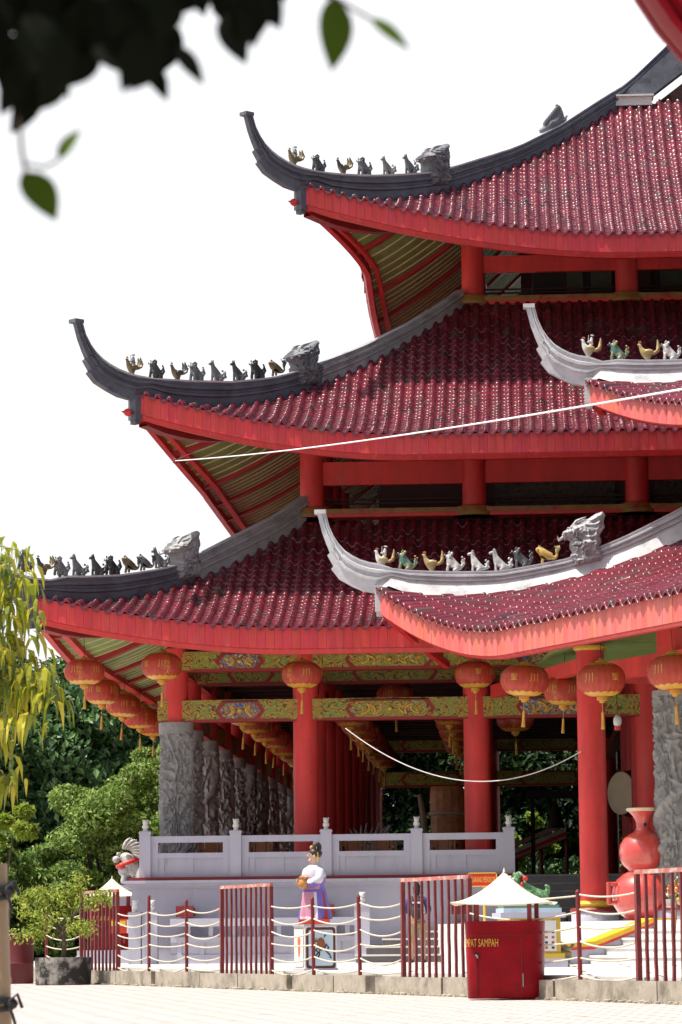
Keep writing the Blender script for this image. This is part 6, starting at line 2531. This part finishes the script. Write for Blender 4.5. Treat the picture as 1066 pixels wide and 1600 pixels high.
# bunting-bright leaves drooping in from the left
bt = thing('bamboo_tree', 'yellow green tree with long drooping leaves leaning in from the left', 'tree', (-6.0, 25.5, 0))
mb = MB()
tr = [(-6.0, 25.5, 0), (-5.9, 25.4, 1.6), (-5.6, 25.2, 3.0), (-5.0, 25.0, 3.9)]
mb.tube(tr, [.08, .07, .05, .03], BARK, 8)
rng = np.random.default_rng(31)
TW = []
for k, (ex, ez) in enumerate(((35, 862), (50, 905), (15, 880), (62, 960), (40, 1000), (75, 1060), (95, 1085), (45, 1050), (20, 1100), (60, 1120), (10, 1150), (5, 1010), (25, 940), (-20, 900), (-30, 1000), (-25, 1100), (30, 1215), (80, 1040))):
    Y = 25 + rng.uniform(-.5, .5)
    e = np.array(px_at(ex, ez, Y))
    s = np.array([-5.35 + rng.uniform(-.15, .25), 25.1, min(4.1, max(1.9, e[2] + rng.uniform(.0, .5)))])
    m_ = (s + e) / 2 + np.array([0, 0, .12])
    TW.append((s, m_, e))
    mb.tube([tuple(s), tuple(m_), tuple(e)], [.012, .008, .003], BARK, 5)
    mb.tube([(-5.55, 25.2, min(3.1, s[2])), tuple(s)], [.02, .012], BARK, 5)
mb.build('trunk', bt, smooth=60)
mb = MB()
YG = [(.36, .38, .02), (.46, .44, .03), (.22, .28, .025), (.12, .18, .03), (.52, .46, .05), (.28, .33, .03)]
for s, m_, e in TW:
    for k in range(210):
        t = rng.uniform(.1, 1)
        p = (1 - t) ** 2 * s + 2 * t * (1 - t) * m_ + t * t * e + rng.normal(0, .06, 3)
        L = rng.uniform(.12, .27)
        az = rng.uniform(0, 2 * pi)
        out = np.array([cos(az), sin(az), 0])
        w = rng.uniform(.018, .032)
        sd = np.array([-sin(az + rng.normal(0, .8)), cos(az), rng.normal(0, .3)])
        pts = [p + out * L * a - np.array([0, 0, 1]) * L * b for a, b in ((0, 0), (.22, .12), (.36, .45), (.42, 1.0))]
        V = [pts[0], pts[1] + sd * w * .8, pts[1] - sd * w * .8, pts[2] + sd * w * .6, pts[2] - sd * w * .6, pts[3]]
        c = np.array(YG[rng.integers(len(YG))]) * rng.uniform(.8, 1.15)
        mb.add(V, [(0, 1, 2), (1, 3, 4, 2), (3, 5, 4)], LEAFG, tuple(c))
mb.build('foliage', bt)

# dark bough overhead, a few metres from the camera
bo = thing('overhanging_bough', 'dark leafy bough hanging out of focus over the top left', 'tree', (-1.9, 2.6, 0))
mb = MB()
mb.tube([(-1.9, 2.6, 0), (-1.85, 2.7, 1.2), (-1.6, 2.8, 1.9), (-.95, 3.0, 2.05), (-.4, 3.05, 1.95)], [.10, .09, .06, .03, .012], BARK, 9)
mb.tube([(-1.1, 3.0, 2.03), (-.75, 3.0, 1.85), (-.55, 3.02, 1.72)], [.02, .012, .005], BARK, 6)
mb.build('trunk', bo, smooth=60)
mb = MB()
rng = np.random.default_rng(41)


def big_leaf(px, py, Y, L, ang, w=.45, tilt=0., col=None):
    """one broad pointed leaf about a measured point; ang: its direction in the vertical plane"""
    c = np.array(px_at(px, py, Y))
    d = np.array([cos(ang), .15 * tilt, sin(ang)])
    s = np.array([-sin(ang), .5 + tilt, cos(ang)])
    s /= np.linalg.norm(s)
    nr = np.cross(d, s)
    V, n_ = [], 7
    for i in range(n_ + 1):
        t = i / n_
        ww = w * L * .5 * sin(pi * t ** .8) ** .9
        m_ = c + d * L * (t - .5) - nr * L * .12 * (t - .5) ** 2
        V += [m_ + s * ww + nr * ww * .2, m_, m_ - s * ww + nr * ww * .2]
    F = []
    for i in range(n_):
        b = i * 3
        F += [(b, b + 1, b + 4, b + 3), (b + 1, b + 2, b + 5, b + 4)]
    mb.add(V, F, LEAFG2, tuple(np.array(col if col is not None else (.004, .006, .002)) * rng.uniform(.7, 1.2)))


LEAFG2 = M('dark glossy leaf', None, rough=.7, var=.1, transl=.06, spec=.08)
S = 3.0 / 5000
edge = [(-60, 160), (0, 170), (40, 205), (75, 160), (120, 125), (150, 100), (185, 105), (215, 130), (255, 150), (265, 90), (230, 55), (240, 15), (300, 22), (330, 25), (352, 88), (372, 92), (400, 62), (430, 20), (442, -30)]
ex_, ey_ = zip(*edge)
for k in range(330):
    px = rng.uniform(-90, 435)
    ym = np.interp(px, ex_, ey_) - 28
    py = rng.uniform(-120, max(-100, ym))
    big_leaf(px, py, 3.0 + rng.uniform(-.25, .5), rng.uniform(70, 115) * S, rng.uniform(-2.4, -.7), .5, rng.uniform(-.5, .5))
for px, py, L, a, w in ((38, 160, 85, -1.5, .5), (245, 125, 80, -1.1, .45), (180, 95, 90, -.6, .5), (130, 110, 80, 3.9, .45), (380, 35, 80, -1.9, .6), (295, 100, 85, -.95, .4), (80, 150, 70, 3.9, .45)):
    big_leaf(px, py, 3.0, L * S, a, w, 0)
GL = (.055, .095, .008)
for px, py, L, a, w in ((522, 52, 125, -1.62, .5), (610, 52, 85, -.72, .33), (63, 305, 100, -1.0, .62), (108, 225, 62, .95, .5), (200, 80, 60, 2.0, .4)):
    big_leaf(px, py, 3.0, L * S, a, w, .1, GL)
mb.tube([px_at(500, -20, 3.0), px_at(545, 10, 3.0), px_at(580, 30, 3.0)], .0018, BARK, 5)
mb.tube([px_at(30, 170, 3.0), px_at(34, 235, 3.0), px_at(40, 265, 3.0)], .0022, BARK, 5)
mb.tube([px_at(34, 255, 3.0), px_at(70, 262, 3.0), px_at(92, 250, 3.0)], .0016, BARK, 5)
mb.tube([px_at(505, -40, 3.0), px_at(515, 0, 3.0)], .0018, BARK, 5)
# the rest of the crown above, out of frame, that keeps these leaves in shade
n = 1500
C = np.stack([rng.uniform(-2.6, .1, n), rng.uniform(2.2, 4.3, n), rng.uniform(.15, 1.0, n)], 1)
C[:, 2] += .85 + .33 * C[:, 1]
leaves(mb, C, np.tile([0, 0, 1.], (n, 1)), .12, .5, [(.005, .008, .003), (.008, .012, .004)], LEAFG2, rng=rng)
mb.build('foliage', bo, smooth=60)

# corner of a red cloth awning at the top right
AWN = M('red awning cloth', (.19, .005, .010), rough=.3, var=.15, scale=5, bump=.05, bscale=9)
Ya = 8.0
mb = MB()
rows = []
ctr = [(975, -45), (1000, 0), (1030, 45), (1066, 88), (1110, 130), (1170, 170)]
for off, dy, in ((0, 0), (6, -.03), (22, -.05), (36, -.015), (50, -.045), (66, .01), (90, -.03), (120, .03)):
    rows.append([px_at(x + off * .85, y - off * .55, Ya + dy + .0 * off) for x, y in ctr])
G = np.array(rows)
mb.grid(G, AWN)
mb.grid(G + np.array([0, .012, .0]), AWN, flip=True)
mb.tube([tuple(p + np.array([0, .006, 0])) for p in G[0]], .012, AWN, 8)
o = mb.build('red_awning', smooth=60, origin=tuple(G[0, 0]))
tag(o, 'folded corner of a glossy red cloth awning at the top right', 'awning')
